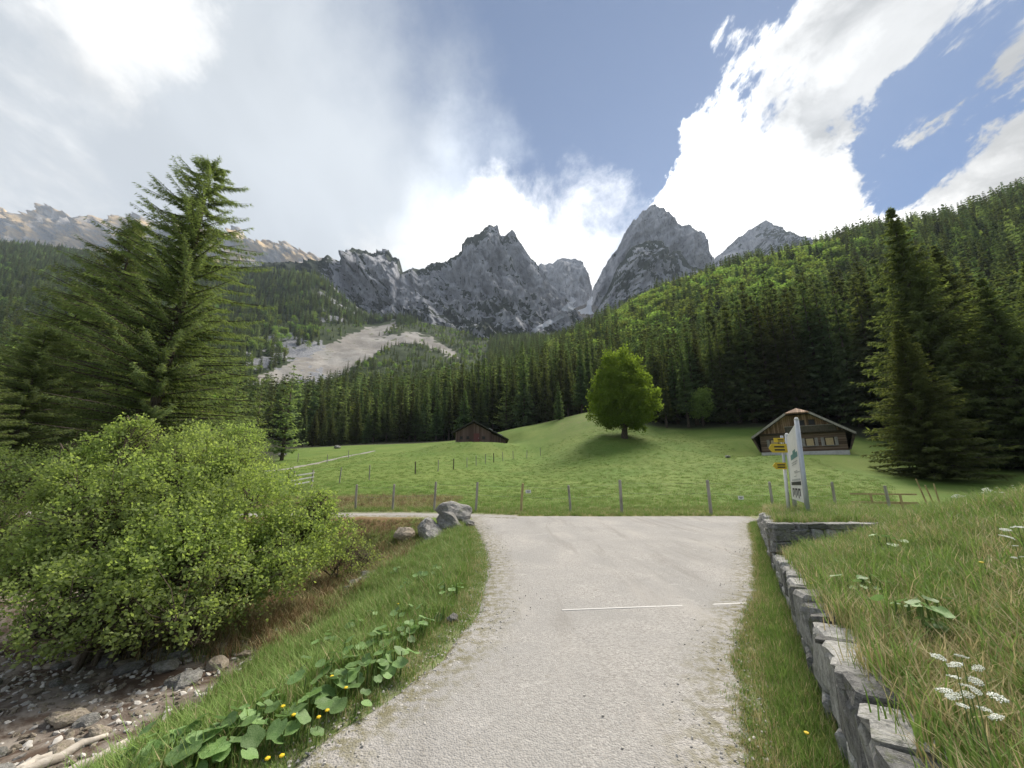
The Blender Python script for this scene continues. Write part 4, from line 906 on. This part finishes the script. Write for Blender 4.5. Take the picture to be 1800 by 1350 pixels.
arrow(1349, 1381, 788, .20, True, 'arrow_sign'); arrow(1358, 1376, 774, .10, False, 'sign_plate'); arrow(1356, 1380, 819, .15, True, 'arrow_sign')

# ---- chalet at the right
def plank_mat(name, a, b, freq=5.5, axis=0):
    m, N = material(name); p = objc(N); sx = N.new('ShaderNodeSeparateXYZ'); N.put(sx.inputs[0], p)
    q = N.math('MULTIPLY', sx.outputs[axis], freq); fr = N.math('FRACT', q); fl = N.math('FLOOR', q)
    wn = N.new('ShaderNodeTexWhiteNoise', noise_dimensions='1D'); N.put(wn.inputs['W'], fl)
    n = N.noise(N.mapping(p, scale=(6, 6, 6) if axis == 0 else (1, 6, 6)), 1.5, 7, .65); gap = N.ramp(N.math('ABSOLUTE', N.math('SUBTRACT', fr, .5)), .40, .48)
    c = N.mix(N.ramp(N.math('ADD', N.math('MULTIPLY', wn.outputs[0], .6), N.math('MULTIPLY', n, .6)), .3, .9), a, b); c = N.mix(gap, c, tuple(k * .35 for k in a))
    return finish(m, N, c, .85, N.math('SUBTRACT', n, gap), .6, .03)
m_gable = plank_mat('brown_gable_boards', (0.19, 0.115, 0.07), (0.42, 0.275, 0.175)); m_log = plank_mat('dark_log_wall', (0.13, 0.088, 0.06), (0.27, 0.19, 0.135), 4.2, 2)
m_roof = plank_mat('grey_shingle_roof', (0.13, 0.12, 0.11), (0.27, 0.25, 0.225), 3.6, 1); m_cream = plain_mat('cream_shutter', (0.58, 0.44, 0.24), .7, var=.2); m_plinth = plain_mat('whitewashed_plinth', (0.68, 0.66, 0.62), .9, var=.25, sc=3)
m_dark = plain_mat('dark_opening', (0.02, 0.018, 0.016), .4); m_beam = wood_mat('dark_beam', (0.06, 0.045, 0.035), (0.12, 0.09, 0.065), 0)
cc = at(1413, 800, 42); cc.z = gz(cc.x, cc.y) + .22; yaw = -math.atan2(cc.x, cc.y)
ch = thing('chalet', 'brown wooden alpine chalet with half hipped roof and cream shutters, right of the meadow', 'house', cc, yaw)
W2, EW, EH, RH, D = 3.75, 4.5, 1.95, 5.15, 9.5
zt = cc.z; 
MB().box((0, D / 2, -.35), (2 * W2 + .1, D, 1.3)).build('plinth', m_plinth, ch)
MB().box((0, D / 2, 1.30), (2 * W2, D - .1, 1.999)).build('wall', m_log, ch)
k_ = (RH - EH) / EW
wh = RH - .16 - k_ * W2
MB().prism([(-W2 + .02, 2.30), (W2 - .02, 2.30), (W2 - .02, wh), (1.05, RH - .16 - k_ * 1.05), (-1.05, RH - .16 - k_ * 1.05), (-W2 + .02, wh)], -.06, D).build('gable_wall', m_gable, ch)
roof = MB(); hy = 1.0; hz = RH - k_ * 1.05
for s in (-1, 1):
    E0 = [(s * EW, -1.15, EH), (s * EW, D + .9, EH), (0, D + .9, RH), (0, hy, RH), (s * 1.05, -1.15, hz)]
    n0 = [(x, y, z - .16) for x, y, z in E0]
    roof.add(E0 + n0, [(0, 1, 2, 3, 4), (9, 8, 7, 6, 5), (0, 5, 6, 1), (1, 6, 7, 2), (3, 8, 9, 4), (4, 9, 5, 0)])
rf = roof.build('roof', m_roof, ch)
MB().add([(-1.05, -1.16, hz), (1.05, -1.16, hz), (0, hy - .01, RH + .01), (-1.05, -1.16, hz - .14), (1.05, -1.16, hz - .14), (0, hy - .01, RH - .14)], [(0, 1, 2), (5, 4, 3), (0, 3, 4, 1), (1, 4, 5, 2), (2, 5, 3, 0)]).build('half_hip', m_gable, rf)
for s in (-1, 1):
    MB().prism([(s * (EW - .02), EH - .17), (s * (EW - .3), EH - .14), (s * (W2 + .04), .32), (s * (W2 + .14), .30)], -.9, -.8).build('eave_brace', m_beam, ch)
    MB().add([(s * (EW - .05), -1.0, EH - .18), (s * (EW - .05), D, EH - .18), (s * (W2 + .06), D, .30), (s * (W2 + .06), -.02, .30), (s * (EW - .15), -1.0, EH - .18), (s * (EW - .15), D, EH - .18), (s * (W2 + .02), D, .30), (s * (W2 + .02), -.02, .30)],
              [(0, 1, 2, 3), (7, 6, 5, 4), (0, 4, 5, 1), (1, 5, 6, 2), (2, 6, 7, 3), (3, 7, 4, 0)]).build('side_boarding', m_beam, ch)
    MB().box((s * 2.75, -1.14, (hz + EH) / 2 - .07), (4.15, .06, .22), (0, s * math.atan(k_), 0)).build('bargeboard', m_oldwood, ch)
for x in (-2.45, -.85, .72, 2.36):
    w_ = MB().box((x, -.0, 1.25), (.80, .10, .92)).build('window', m_beam, ch)
    MB().box((x, -.07, 1.25), (.62, .05, .74)).build('shutter', m_cream, w_); MB().box((x, -.10, .84), (.9, .12, .06)).build('sill', m_oldwood, w_)
    for s in (-1, 1): MB().box((x + s * .56, -.035, 1.25), (.26, .05, .86)).build('shutter_leaf', m_oldwood, w_)
MB().box((0, -.16, 2.27), (2 * W2 + .5, .22, .16)).build('beam', m_beam, ch)
bal = MB().box((.9, -.42, 2.62), (4.4, .05, .62)).build('balcony', m_darkpost, ch); MB().box((.9, -.24, 2.30), (4.4, .42, .06)).build('floor', m_beam, bal); MB().box((.9, -.44, 2.97), (4.5, .10, .06)).build('rail', m_oldwood, bal)
for x in (.25, 1.15):
    w_ = MB().box((x, -.07, 3.35), (.62, .06, .62)).build('window', m_beam, ch); MB().box((x, -.105, 3.35), (.46, .02, .46)).build('pane', m_dark, w_)
# ---- brown hut at the left
hc = at(832, 781, 70); hc.z = gz(hc.x, hc.y); yaw = -math.atan2(hc.x, hc.y) - .05
m_hut = plank_mat('reddish_brown_boards', (0.105, 0.065, 0.055), (0.20, 0.135, 0.115), 4); m_hutroof = plank_mat('dark_shingle_roof', (0.06, 0.058, 0.05), (0.13, 0.125, 0.10), 3, 1); m_hutstone = stone_mat('hut_stone', (.22, .21, .19), (.40, .38, .35), .3, True, 2)
h = thing('alpine_hut', 'low reddish brown wooden hut with mossy dark roof on the meadow rim', 'hut', hc, yaw)
MB().box((0, 3.6, -.15), (6.7, 7.3, .9)).build('stone_base', m_hutstone, h)
MB().prism([(-3.2, .28), (3.2, .28), (3.2, 2.05), (0, 3.75), (-3.2, 2.05)], 0, 7.2).build('wall', m_hut, h)
MB().prism([(3.21, .0), (5.9, .0), (5.9, .72), (3.21, 1.95)], .5, 6.6).build('lean_to', m_hut, h)
rb = MB(); 
for P_ in ([(-3.95, 1.75), (0, 3.95), (0, 4.13), (-3.95, 1.93)], [(0.01, 3.95), (6.35, .62), (6.35, .80), (0.01, 4.13)]): rb.prism(P_, -.75, 7.9)
rf = rb.build('roof', m_hutroof, h)
for x, y in ((1.6, .4), (3.1, -.3), (4.1, .2), (4.9, -.4)): MB().box((x, y, 4.17 - .5244 * x + .02), (.7, .5, .09), (0, math.atan(.5244), 0)).build('roof_plank', m_pale, rf)
for x in (-2.2, -1.0, 1.85):
    w_ = MB().box((x, -.02, 1.05), (.62, .08, .62)).build('window', m_beam, h); MB().box((x, -.07, 1.05), (.44, .03, .44)).build('pane', m_dark, w_)
dr = MB().box((.55, -.03, 1.05), (1.0, .09, 1.6)).build('door', plain_mat('red_door', (.17, .06, .055), .7), h); MB().box((.9, -.09, 1.0), (.05, .05, .16)).build('handle', m_steel, dr)

# ---- boulders and stones
m_rock = stone_mat('boulder_rock', (0.175, 0.168, 0.155), (0.39, 0.375, 0.35), .15, True, 4.0, .9); m_brownrock = stone_mat('brown_rock', (0.20, 0.165, 0.125), (0.36, 0.31, 0.25), .2, True, 4)
def rock_mesh(seed, mat, sub=3, rough=.34):
    bm = bmesh.new(); bmesh.ops.create_icosphere(bm, subdivisions=sub, radius=1)
    co = np.array([v.co for v in bm.verts]); s = seed * 3.7
    dd = 1 + rough * fbm(co[:, 0] * 1.1 + s, co[:, 1] * 1.1 + co[:, 2] * 1.3 + s, 4, .55)
    for cut in np.random.default_rng(seed).normal(0, 1, (7, 3)):
        c2 = cut / np.linalg.norm(cut); pr = co @ c2; co = co - c2[None] * (np.maximum(pr - .72, 0) * .85)[:, None]
    co = co * dd[:, None]
    for v, q in zip(bm.verts, co): v.co = q
    me = bpy.data.meshes.new('rock'); bm.to_mesh(me); bm.free(); me.materials.append(mat); return me
RK = [rock_mesh(k, m_rock) for k in range(6)]; RB = [rock_mesh(10 + k, m_brownrock) for k in range(4)]
def rock(name, u, v, Y, size, label, k, brown=False, rot=(0, 0, 0), group=None, sink=.25):
    p = at(u, v, Y); z = gz(p.x, p.y)
    o = link(name, (RB if brown else RK)[k % (4 if brown else 6)], None, (p.x, p.y, z + size[2] * (1 - 2 * sink)), rot, size); return tag(o, label, 'rock', group)
rock('boulder', 797, 905, 13.6, (.62, .5, .42), 'largest rounded grey boulder on the corner of road and path', 0, rot=(.1, .1, .4), sink=.02)
rock('boulder', 790, 928, 12.6, (.55, .45, .34), 'grey slab rock leaning under the largest boulder', 1, rot=(.3, .5, .3), sink=.2)
rock('boulder', 752, 922, 13.0, (.48, .4, .34), 'dark grey rock left below the largest boulder', 2, rot=(.1, .3, 1.2), sink=.15)
rock('boulder', 712, 925, 13.2, (.42, .36, .28), 'brownish broken rock at the left end of the boulder heap', 1, True, rot=(.2, -.3, 2.0), sink=.15)
rock('boulder', 765, 942, 12.0, (.38, .5, .22), 'flat grey slab lying low on the grassy bank below the boulders', 4, rot=(.4, .35, .2), sink=.2)
rock('boulder', 823, 922, 13.2, (.22, .2, .14), 'small pale rock at the road corner beside the largest boulder', 5, rot=(.1, .1, .3))
for i, (u, v, Y, s, br_) in enumerate(((648, 992, 10.6, .20, 0), (636, 1003, 10.3, .17, 0), (626, 1014, 10.0, .19, 0), (616, 1026, 9.7, .15, 0), (643, 1010, 10.1, .13, 0), (657, 998, 10.4, .14, 1), (630, 1024, 9.7, .12, 0))):
    rock('stone', u, v, Y, (s * 1.2, s, s * .7), ['uppermost', 'second', 'third', 'lowest', 'small middle', 'orange brown', 'small lower'][i] + ' stone of the little heap on the left grassy bank', i, bool(br_), (i * .3, .2, i), 'stones of the little heap', .1)
for i, (u, v, Y, s, lab) in enumerate(((496, 796, 74, .9, 'pale rock under the olive larch at the left meadow end'), (592, 790, 84, .8, 'small white rock on the meadow rim before the dark spruces'), (470, 858, 30, .55, 'dark stone beside the dark post right of the bush'), (455, 862, 29, .4, 'smaller stone left of the dark stone by the bush'), (1278, 797, 43, .35, 'stone heap on the grass left of the chalet'), (796, 1100, 4.75, .09, 'pale stone at the road edge by the leafy plants'))):
    rock('stone', u, v, Y, (s, s * .8, s * .5), lab, i, False, (0, 0, i), None, .15)
# stones lying in the gully bed
for i in range(60):
    y = rng.uniform(3.2, 7.6); x = rng.uniform(-7.2, -3.8); s = rng.uniform(.05, .15)
    o = link('stone', RK[i % 6] if i % 3 else RB[i % 4], None, (x, y, gz(x, y) + s * .2), (rng.uniform(-.3, .3), rng.uniform(-.3, .3), rng.uniform(0, 6)), (s * 1.3, s, s * .6)); tag(o, 'grey stone lying in the dark soil of the gully bed', 'rock', 'stones in the gully bed')
# bleached roots and driftwood strip along the foot of the left bank
m_drift = wood_mat('bleached_driftwood', (0.42, 0.37, 0.31), (0.62, 0.57, 0.50), 0)
for i, (u0, v0, u1, v1) in enumerate(((0, 1345, 190, 1262), (60, 1350, 240, 1268), (150, 1340, 255, 1262), (20, 1325, 120, 1290))):
    a = on_z(u0, v0, -1.05); b_ = on_z(u1, v1, -1.05); pts = []
    for k in range(9):
        q = a.lerp(b_, k / 8) + Vector((rng.normal(0, .02), rng.normal(0, .04), 0)); q.z = gz(q.x, q.y) + .03; pts.append(q)
    tag(MB().tube(pts, [.02 + .03 * math.sin(math.pi * k / 8) for k in range(9)], 6).build('driftwood', m_drift, None, True), ['longest', 'nearest', 'short upper', 'small left'][i] + ' bleached branch lying at the foot of the left bank', 'branch', 'bleached branches in the gully')
# drain channel across the road
b = MB(); a = Vector((.6, 5.10, -.006)); e = Vector((2.95, 5.36, -.006))
for s in (0,):
    q = Vector((0, .045 * s, 0)); b.add([a + q + Vector((0, -.018, -.05)), e + q + Vector((0, -.018, -.05)), e + q + Vector((0, .018, -.05)), a + q + Vector((0, .018, -.05)), a + q + Vector((0, -.018, .012)), e + q + Vector((0, -.018, .012)), e + q + Vector((0, .018, .012)), a + q + Vector((0, .018, .012))], [(0, 3, 2, 1), (4, 5, 6, 7), (0, 1, 5, 4), (1, 2, 6, 5), (2, 3, 7, 6), (3, 0, 4, 7)])
tag(b.build('drain_channel', plain_mat('worn_pale_metal', (.56, .545, .52), .7, var=.2)), 'thin pale drain channel crossing the gravel road', 'drain')

# ================================================================ SMALL PLANTS
def grass_mat(name, a, b, c_, tr=.35):
    m, N = material(name); g = N.new('ShaderNodeNewGeometry'); r = g.outputs['Random Per Island']; oi = N.new('ShaderNodeObjectInfo')
    c = N.mix(r, a, b); c = N.mix(N.ramp(oi.outputs['Random'], .55, .95, 0, .8), c, c_)
    return finish(m, N, c, .6, spec=.2, trans=(tr, c))
m_grass = grass_mat('fresh_grass', (0.125, 0.225, 0.040), (0.225, 0.335, 0.080), (0.23, 0.30, 0.09))
m_straw = grass_mat('dry_grass', (0.40, 0.325, 0.16), (0.54, 0.455, 0.26), (0.26, 0.27, 0.09))
m_brown = grass_mat('dead_brown_stems', (0.17, 0.10, 0.05), (0.33, 0.23, 0.12), (0.10, 0.12, 0.04), .2)
def tuft(name, seed, n, H, spread, w, mats, frac, lean=.5):
    r = np.random.default_rng(seed); V = []; F = []; M = []
    for i in range(n):
        az = r.uniform(0, 6.283); d = np.array([math.cos(az), math.sin(az), 0]); b = np.array([r.normal(0, spread), r.normal(0, spread), -.02]); h = H * r.uniform(.45, 1.15); ln = lean * r.uniform(.2, 1.2) * h
        sd = np.array([-d[1], d[0], 0]) * w * r.uniform(.6, 1.3); k = len(V)
        p1 = b + d * ln * .3 + np.array([0, 0, h * .55]); p2 = b + d * ln + np.array([0, 0, h * r.uniform(.8, 1.0)])
        V += [b - sd, b + sd, p1 + sd * .75, p1 - sd * .75, p2]; F += [(k, k + 1, k + 2, k + 3), (k + 3, k + 2, k + 4)]; m_ = 1 if r.random() < frac else 0; M += [m_, m_]
    me = bpy.data.meshes.new(name); me.from_pydata([tuple(v) for v in V], [], F)
    for q in mats: me.materials.append(q)
    me.polygons.foreach_set('material_index', np.array(M, np.int32)); return me
GR = [tuft('grass_tuft', 500, 34, .20, .06, .0035, (m_grass, m_straw), .06), tuft('grass_tuft', 501, 40, .14, .07, .0035, (m_grass, m_straw), .10), tuft('grass_tuft', 502, 30, .26, .05, .004, (m_grass, m_straw), .05, .7),
      tuft('grass_tuft', 503, 36, .15, .07, .003, (m_grass, m_straw), .62), tuft('grass_tuft', 504, 34, .20, .06, .003, (m_straw, m_grass), .25, .9), tuft('grass_tuft', 505, 30, .26, .07, .0045, (m_brown, m_straw), .3, .9),
      tuft('grass_tuft', 506, 46, .07, .09, .004, (m_grass, m_straw), .12, .8), tuft('grass_tuft', 507, 46, .055, .10, .005, (m_grass, m_straw), .3, .8)]
P, I, S = [], [], []
def sow(x, y, idx, s):
    P.append(np.c_[x, y, ground_h(x, y)]); I.append(idx); S.append(s)
# left bank
n = 16000; y = 1.2 + 12.8 * rng.random(n) ** 1.35; d = rng.uniform(-.05, 3.45, n); x = xl(y) - d
k = (rng.random(n) < np.where(d > 2.9, .5, 1)); x, y, d = x[k], y[k], d[k]; n = len(x)
sow(x, y, np.where(rng.random(n) < .1, 3, np.where(d < .25, 6, rng.integers(0, 3, n))), rng.uniform(.6, 1.15, n) * np.where(d < .3, .7, 1))
# right bank, with dry patches
n = 26000; y = .7 + 12 * rng.random(n) ** 1.5; s = rng.uniform(.16, 7.5, n); x = wall_x(y) + s / .867
dr_ = .5 + 1.0 * fbm(x * .7 + 3, y * .7, 4) + .35 * sm(1.0, .2, s); u_ = rng.random(n)
sow(x, y, np.where(u_ < dr_ * .44, 4, np.where(u_ < dr_ * .80, 3, rng.integers(0, 3, n))), rng.uniform(.55, 1.1, n))
# verge between gravel and wall
n = 9000; y = 1.0 + 12.7 * rng.random(n) ** 1.35; t = rng.random(n); x = xr(y) - .18 + (wall_x(y) + .02 - xr(y) + .18) * (1 - t)
k = rng.random(n) < np.clip(1.15 - t * .8 + .5 * fbm(x * 2, y * 2, 2), .1, 1); x, y, t = x[k], y[k], t[k]; n = len(x)
sow(x, y, np.where(t > .55, rng.choice([6, 7, 3], n), rng.choice([6, 1, 3, 1, 0], n)), rng.uniform(.45, 1.0, n) * (1.1 - .55 * t))
# strip below the fence, dry embankment, and the meadow itself
n = 5000; x = rng.uniform(-14, 20, n); y = 16.35 + 3.2 * rng.random(n); k = (road_in(x, y) < -.05) & ~((x < -1) & (y < path_y(x))); x, y = x[k], y[k]; sow(x, y, rng.choice([3, 4, 0, 1, 2], len(x)), rng.uniform(.6, 1.1, len(x)))
n = 5200; y = rng.uniform(10.4, 15.2, n); d = rng.uniform(1.6, 9, n); x = xl(y) - d; k = road_in(x, y) < 0; x, y = x[k], y[k]; sow(x, y, rng.choice([5, 5, 5, 4, 3, 2], len(x)), rng.uniform(.7, 1.4, len(x)) * np.interp(y, [12.5, 15.2], [1, .35]))
n = 2600; y = rng.uniform(6.8, 11.4, n); d = rng.uniform(2.6, 6.5, n); x = xl(y) - d; k = rng.random(n) < np.interp(y, [6.8, 9], [.25, 1]); x, y = x[k], y[k]; sow(x, y, rng.choice([5, 5, 4, 3, 1], len(x)), rng.uniform(.6, 1.3, len(x)))
n = 2600; x = rng.uniform(-15, -3, n); y = rng.uniform(19.2, 25, n); sow(x, y, rng.choice([5, 4, 3, 4], n), rng.uniform(.7, 1.3, n))
n = 30000; y = 17 + 50 * rng.random(n) ** 1.6; x = rng.uniform(-.95, .95, n) * y; k = (y > 18.6) & (y < np.interp(x / y, [-.9, -.5, .4, .7, .95], [40, 70, 70, 40, 28])); x, y = x[k], y[k]; sow(x, y, rng.choice([6, 7, 6, 1], len(x)), rng.uniform(.8, 1.7, len(x)))
P, I, S = np.vstack(P), np.concatenate(I), np.concatenate(S)
scatter('grass', P, rots(len(P), .1), np.c_[S, S, S * rng.uniform(.8, 1.2, len(S))], I, GR, 'green and straw coloured grass on banks, verges and meadow', 'grass')
# loose pebbles along the gravel edges
m_peb = stone_mat('pebble', (0.40, 0.375, 0.34), (0.60, 0.57, 0.52), 0, False, 20, 0.0)
PB = [rock_mesh(30 + k, m_peb, 1) for k in range(4)]
n = 3600; y = 1.3 + 13 * rng.random(n) ** 1.5; left = rng.random(n) < .5; off = np.abs(rng.normal(0, .35, n)); x = np.where(left, xl(y) - .12 + off, xr(y) + .25 - off * 1.4)
sz_ = rng.uniform(.004, .012, n); scatter('pebbles', np.c_[x, y, h_local(x, y) + .004], rots(n, .5), np.c_[sz_ * 1.3, sz_, sz_ * .7], rng.integers(0, 4, n), PB, 'loose pale pebbles strewn along the gravel road edges', 'pebbles')
# leaf litter and small rubble in the gully bed
n = 2600; y = rng.uniform(2.6, 8.5, n); x = rng.uniform(-8.4, -3.9, n); sz_ = rng.uniform(.012, .05, n)
scatter('gully_rubble', np.c_[x, y, ground_h(x, y)], rots(n, .5), np.c_[sz_ * 1.4, sz_, sz_ * .6], rng.integers(0, 4, n), [rock_mesh(40 + k, m_peb if k % 2 else m_brownrock, 1) for k in range(4)], 'small rubble covering the dark bed of the gully', 'rubble')

# ---- broad-leaved plants on the left bank: each plant a thing, each leaf a part
m_leafy, N = material('butterbur_leaf'); g_ = N.new('ShaderNodeNewGeometry'); n_l = N.noise(objc(N), 9, 4); oi = N.new('ShaderNodeObjectInfo')
c = N.mix(N.ramp(n_l, .35, .65), (0.13, 0.24, 0.065), (0.22, 0.34, 0.12)); hs = N.new('ShaderNodeHueSaturation'); N.put(hs.inputs['Color'], c); N.put(hs.inputs['Value'], N.ramp(oi.outputs['Random'], 0, 1, .7, 1.35, False))
finish(m_leafy, N, hs.outputs[0], .5, n_l, .3, .01, .35, trans=(.3, hs.outputs[0]))
def leaf_mesh(k):
    r = np.random.default_rng(600 + k); n = 14; V = [(0, 0, 0)]; F = []
    for ring, q in ((1, .55), (2, 1.0)):
        for i in range(n):
            t = 2 * math.pi * i / n; rad = q * (1 - .42 * math.exp(-((t - math.pi) / .35) ** 2)) * (1 + r.normal(0, .05)); V.append((rad * math.cos(t), rad * math.sin(t) * .92, .10 * q * q + .07 * math.sin(3 * t + k) * q + r.normal(0, .015)))
    for i in range(n):
        j = (i + 1) % n; F.append((0, 1 + i, 1 + j)); F.append((1 + i, 1 + n + i, 1 + n + j, 1 + j))
    me = bpy.data.meshes.new('leaf'); me.from_pydata(V, [], F); me.materials.append(m_leafy); me.polygons.foreach_set('use_smooth', np.ones(len(me.polygons), bool)); return me
LM = [leaf_mesh(k) for k in range(5)]
m_stalk = plain_mat('green_stalk', (.12, .19, .05), .6)
STK = MB().tube([(0, 0, -.02), (.02, 0, .6), (0, 0, 1)], [.03, .025, .02], 5, False).mesh('stalk', m_stalk, True)
spots = [(700, 1120, .12), (660, 1135, .13), (735, 1105, .11), (620, 1150, .13), (680, 1165, .12), (640, 1190, .13), (590, 1185, .14), (560, 1220, .13), (600, 1225, .13), (540, 1190, .12), (760, 1080, .11), (715, 1080, .10), (660, 1085, .10), (770, 1005, .12), (745, 1015, .12), (720, 1030, .11), (790, 1040, .10), (700, 1005, .11),
         (350, 1310, .15), (300, 1325, .16), (260, 1335, .14), (400, 1320, .14), (440, 1290, .12), (330, 1345, .15), (520, 1270, .12), (480, 1250, .10), (625, 1105, .10), (580, 1130, .11), (1560, 960, .13), (1625, 1085, .12), (1520, 1030, .11), (1640, 1100, .11)]
for i, (u, v, rad) in enumerate(spots):
    p = on_z(u, v, 0)
    for _ in range(8): p = on_z(u, v, gz(p.x, p.y) + .10)
    z0 = gz(p.x, p.y); right = u > 1000
    o = thing('broad_leaved_plant', 'dark leafy weed clump growing in the grass of the right bank' if right else 'clump of large round butterbur leaves ' + ('in the grass at the bottom left corner' if v > 1240 else 'low on the left bank beside the road edge' if v > 1060 else 'high on the left bank below the boulders'), 'plant', (p.x, p.y, z0), rng.uniform(0, 6), 'leafy weeds on the right bank' if right else 'butterbur clumps on the left bank')
    for k in range(rng.integers(8, 13)):
        az = k * 2.4 + rng.uniform(-.4, .4); q = rng.uniform(.02, .2); hgt = rng.uniform(.07, .2); s_ = rad * rng.uniform(.4, .95) * (.45 if right else .58)
        lf = link('leaf', LM[k % 5], o, (math.cos(az) * q, math.sin(az) * q, hgt), (rng.normal(0, .3), rng.uniform(.05, .55), az), s_)
        link('stalk', STK, o, (math.cos(az) * q * .6, math.sin(az) * q * .6, 0), (0, 0, az), (.25, .25, hgt))
# ---- flowers
m_petal = plain_mat('yellow_petals', (.78, .55, .02), .6, var=.1); m_umbel = plain_mat('white_umbel', (.78, .80, .70), .7, var=.1)
HEAD = rock_mesh(70, m_petal, 1, .2); UMB = []
for k in range(3):
    b = MB(); r_ = np.random.default_rng(700 + k)
    for i in range(46):
        a_ = i * 2.4; q = .012 * math.sqrt(i); c_ = (math.cos(a_) * q * 1.0, math.sin(a_) * q, .02 - q * q * 1.6 + r_.normal(0, .004)); b.box(c_, (.014, .014, .007), tuple(r_.normal(0, .4, 3)))
    UMB.append(b.mesh('umbel', m_umbel))
for i, (u, v) in enumerate([(575, 1250), (497, 1243), (516, 1258), (583, 1190), (608, 1210), (560, 1262), (700, 1062), (655, 1050), (470, 1335), (495, 1330), (1726, 990), (1423, 1005), (1418, 1290)]):
    p = on_z(u, v, 0)
    for _ in range(8): p = on_z(u, v, gz(p.x, p.y) + .16)
    rt_ = u > 1000
    o = thing('yellow_flower', ('small yellow flower dotting the right side grass' if rt_ else 'small yellow flower among the grass of the left bank'), 'flower', (p.x, p.y, gz(p.x, p.y)), 0, 'yellow flowers right' if rt_ else 'yellow flowers on the left bank')
    link('stem', STK, o, None, (rng.normal(0, .1), rng.normal(0, .1), 0), (.10, .10, .16)); link('head', HEAD, o, (0, 0, .165), (0, 0, 1), (.016, .016, .008))
for i, (u, v) in enumerate([(1732, 860), (1752, 868), (1738, 880), (1768, 886), (1795, 862), (1795, 875), (1780, 890), (1690, 895), (1760, 912), (1775, 915), (1795, 905), (1790, 928), (1785, 960), (1690, 1155), (1680, 1170), (1715, 1215), (1700, 1222), (1795, 1010)]):
    Y = 7.4 if v < 900 else 5.6; p = at(u, v, Y)
    if v >= 900:
        p = on_z(u, v, .5)
        for _ in range(10): p = on_z(u, v, gz(p.x, p.y) + .32)
    z0 = gz(p.x, p.y); hgt = min(max(p.z - z0, .22), .75)
    o = thing('umbel_flower', 'white umbel flower swaying on the crest of the right bank' if v < 900 else 'white umbel flower in the grass of the right slope', 'flower', (p.x, p.y, z0), rng.uniform(0, 6), 'white umbels on the bank crest' if v < 900 else 'white umbels on the right slope')
    link('stem', STK, o, None, None, (.07, .07, hgt))
    for k in range(4):
        a_ = k * 1.6 + rng.uniform(0, .5); q = 0 if k == 0 else rng.uniform(.03, .07); link('umbel', UMB[k % 3], o, (math.cos(a_) * q, math.sin(a_) * q, hgt - (0 if k == 0 else rng.uniform(.01, .07))), (rng.normal(0, .2), rng.normal(0, .2), a_), rng.uniform(.45, .8) * (1 if v < 900 else .32))

# ================================================================ AIR
bpy.context.view_layer.update()
lo = np.array([1e9] * 3); hi = -lo
for o in scene.objects:
    if o.type == 'MESH' and o.get('kind') == 'structure':
        for c_ in o.bound_box:
            q = np.array(o.matrix_world @ Vector(c_)); lo = np.minimum(lo, q); hi = np.maximum(hi, q)
lo -= np.array([30, 30, 2]); hi += np.array([30, 30, 12])
m_haze = bpy.data.materials.new('thin_mountain_haze'); m_haze.use_nodes = True; m_haze.node_tree.nodes.clear(); N = NT(m_haze.node_tree)
pv_ = N.new('ShaderNodeVolumePrincipled'); pv_.inputs['Color'].default_value = (0.70, 0.82, 1.0, 1); pv_.inputs['Density'].default_value = 0.75e-4; pv_.inputs['Anisotropy'].default_value = 0.2
om = N.new('ShaderNodeOutputMaterial'); N.put(om.inputs['Volume'], pv_.outputs[0])
hz = MB().box(tuple((lo + hi) / 2), tuple(hi - lo)).build('haze', m_haze); tag(hz, 'thin bluish haze in the mountain air', 'haze', kind='stuff')
print('haze', lo, hi)
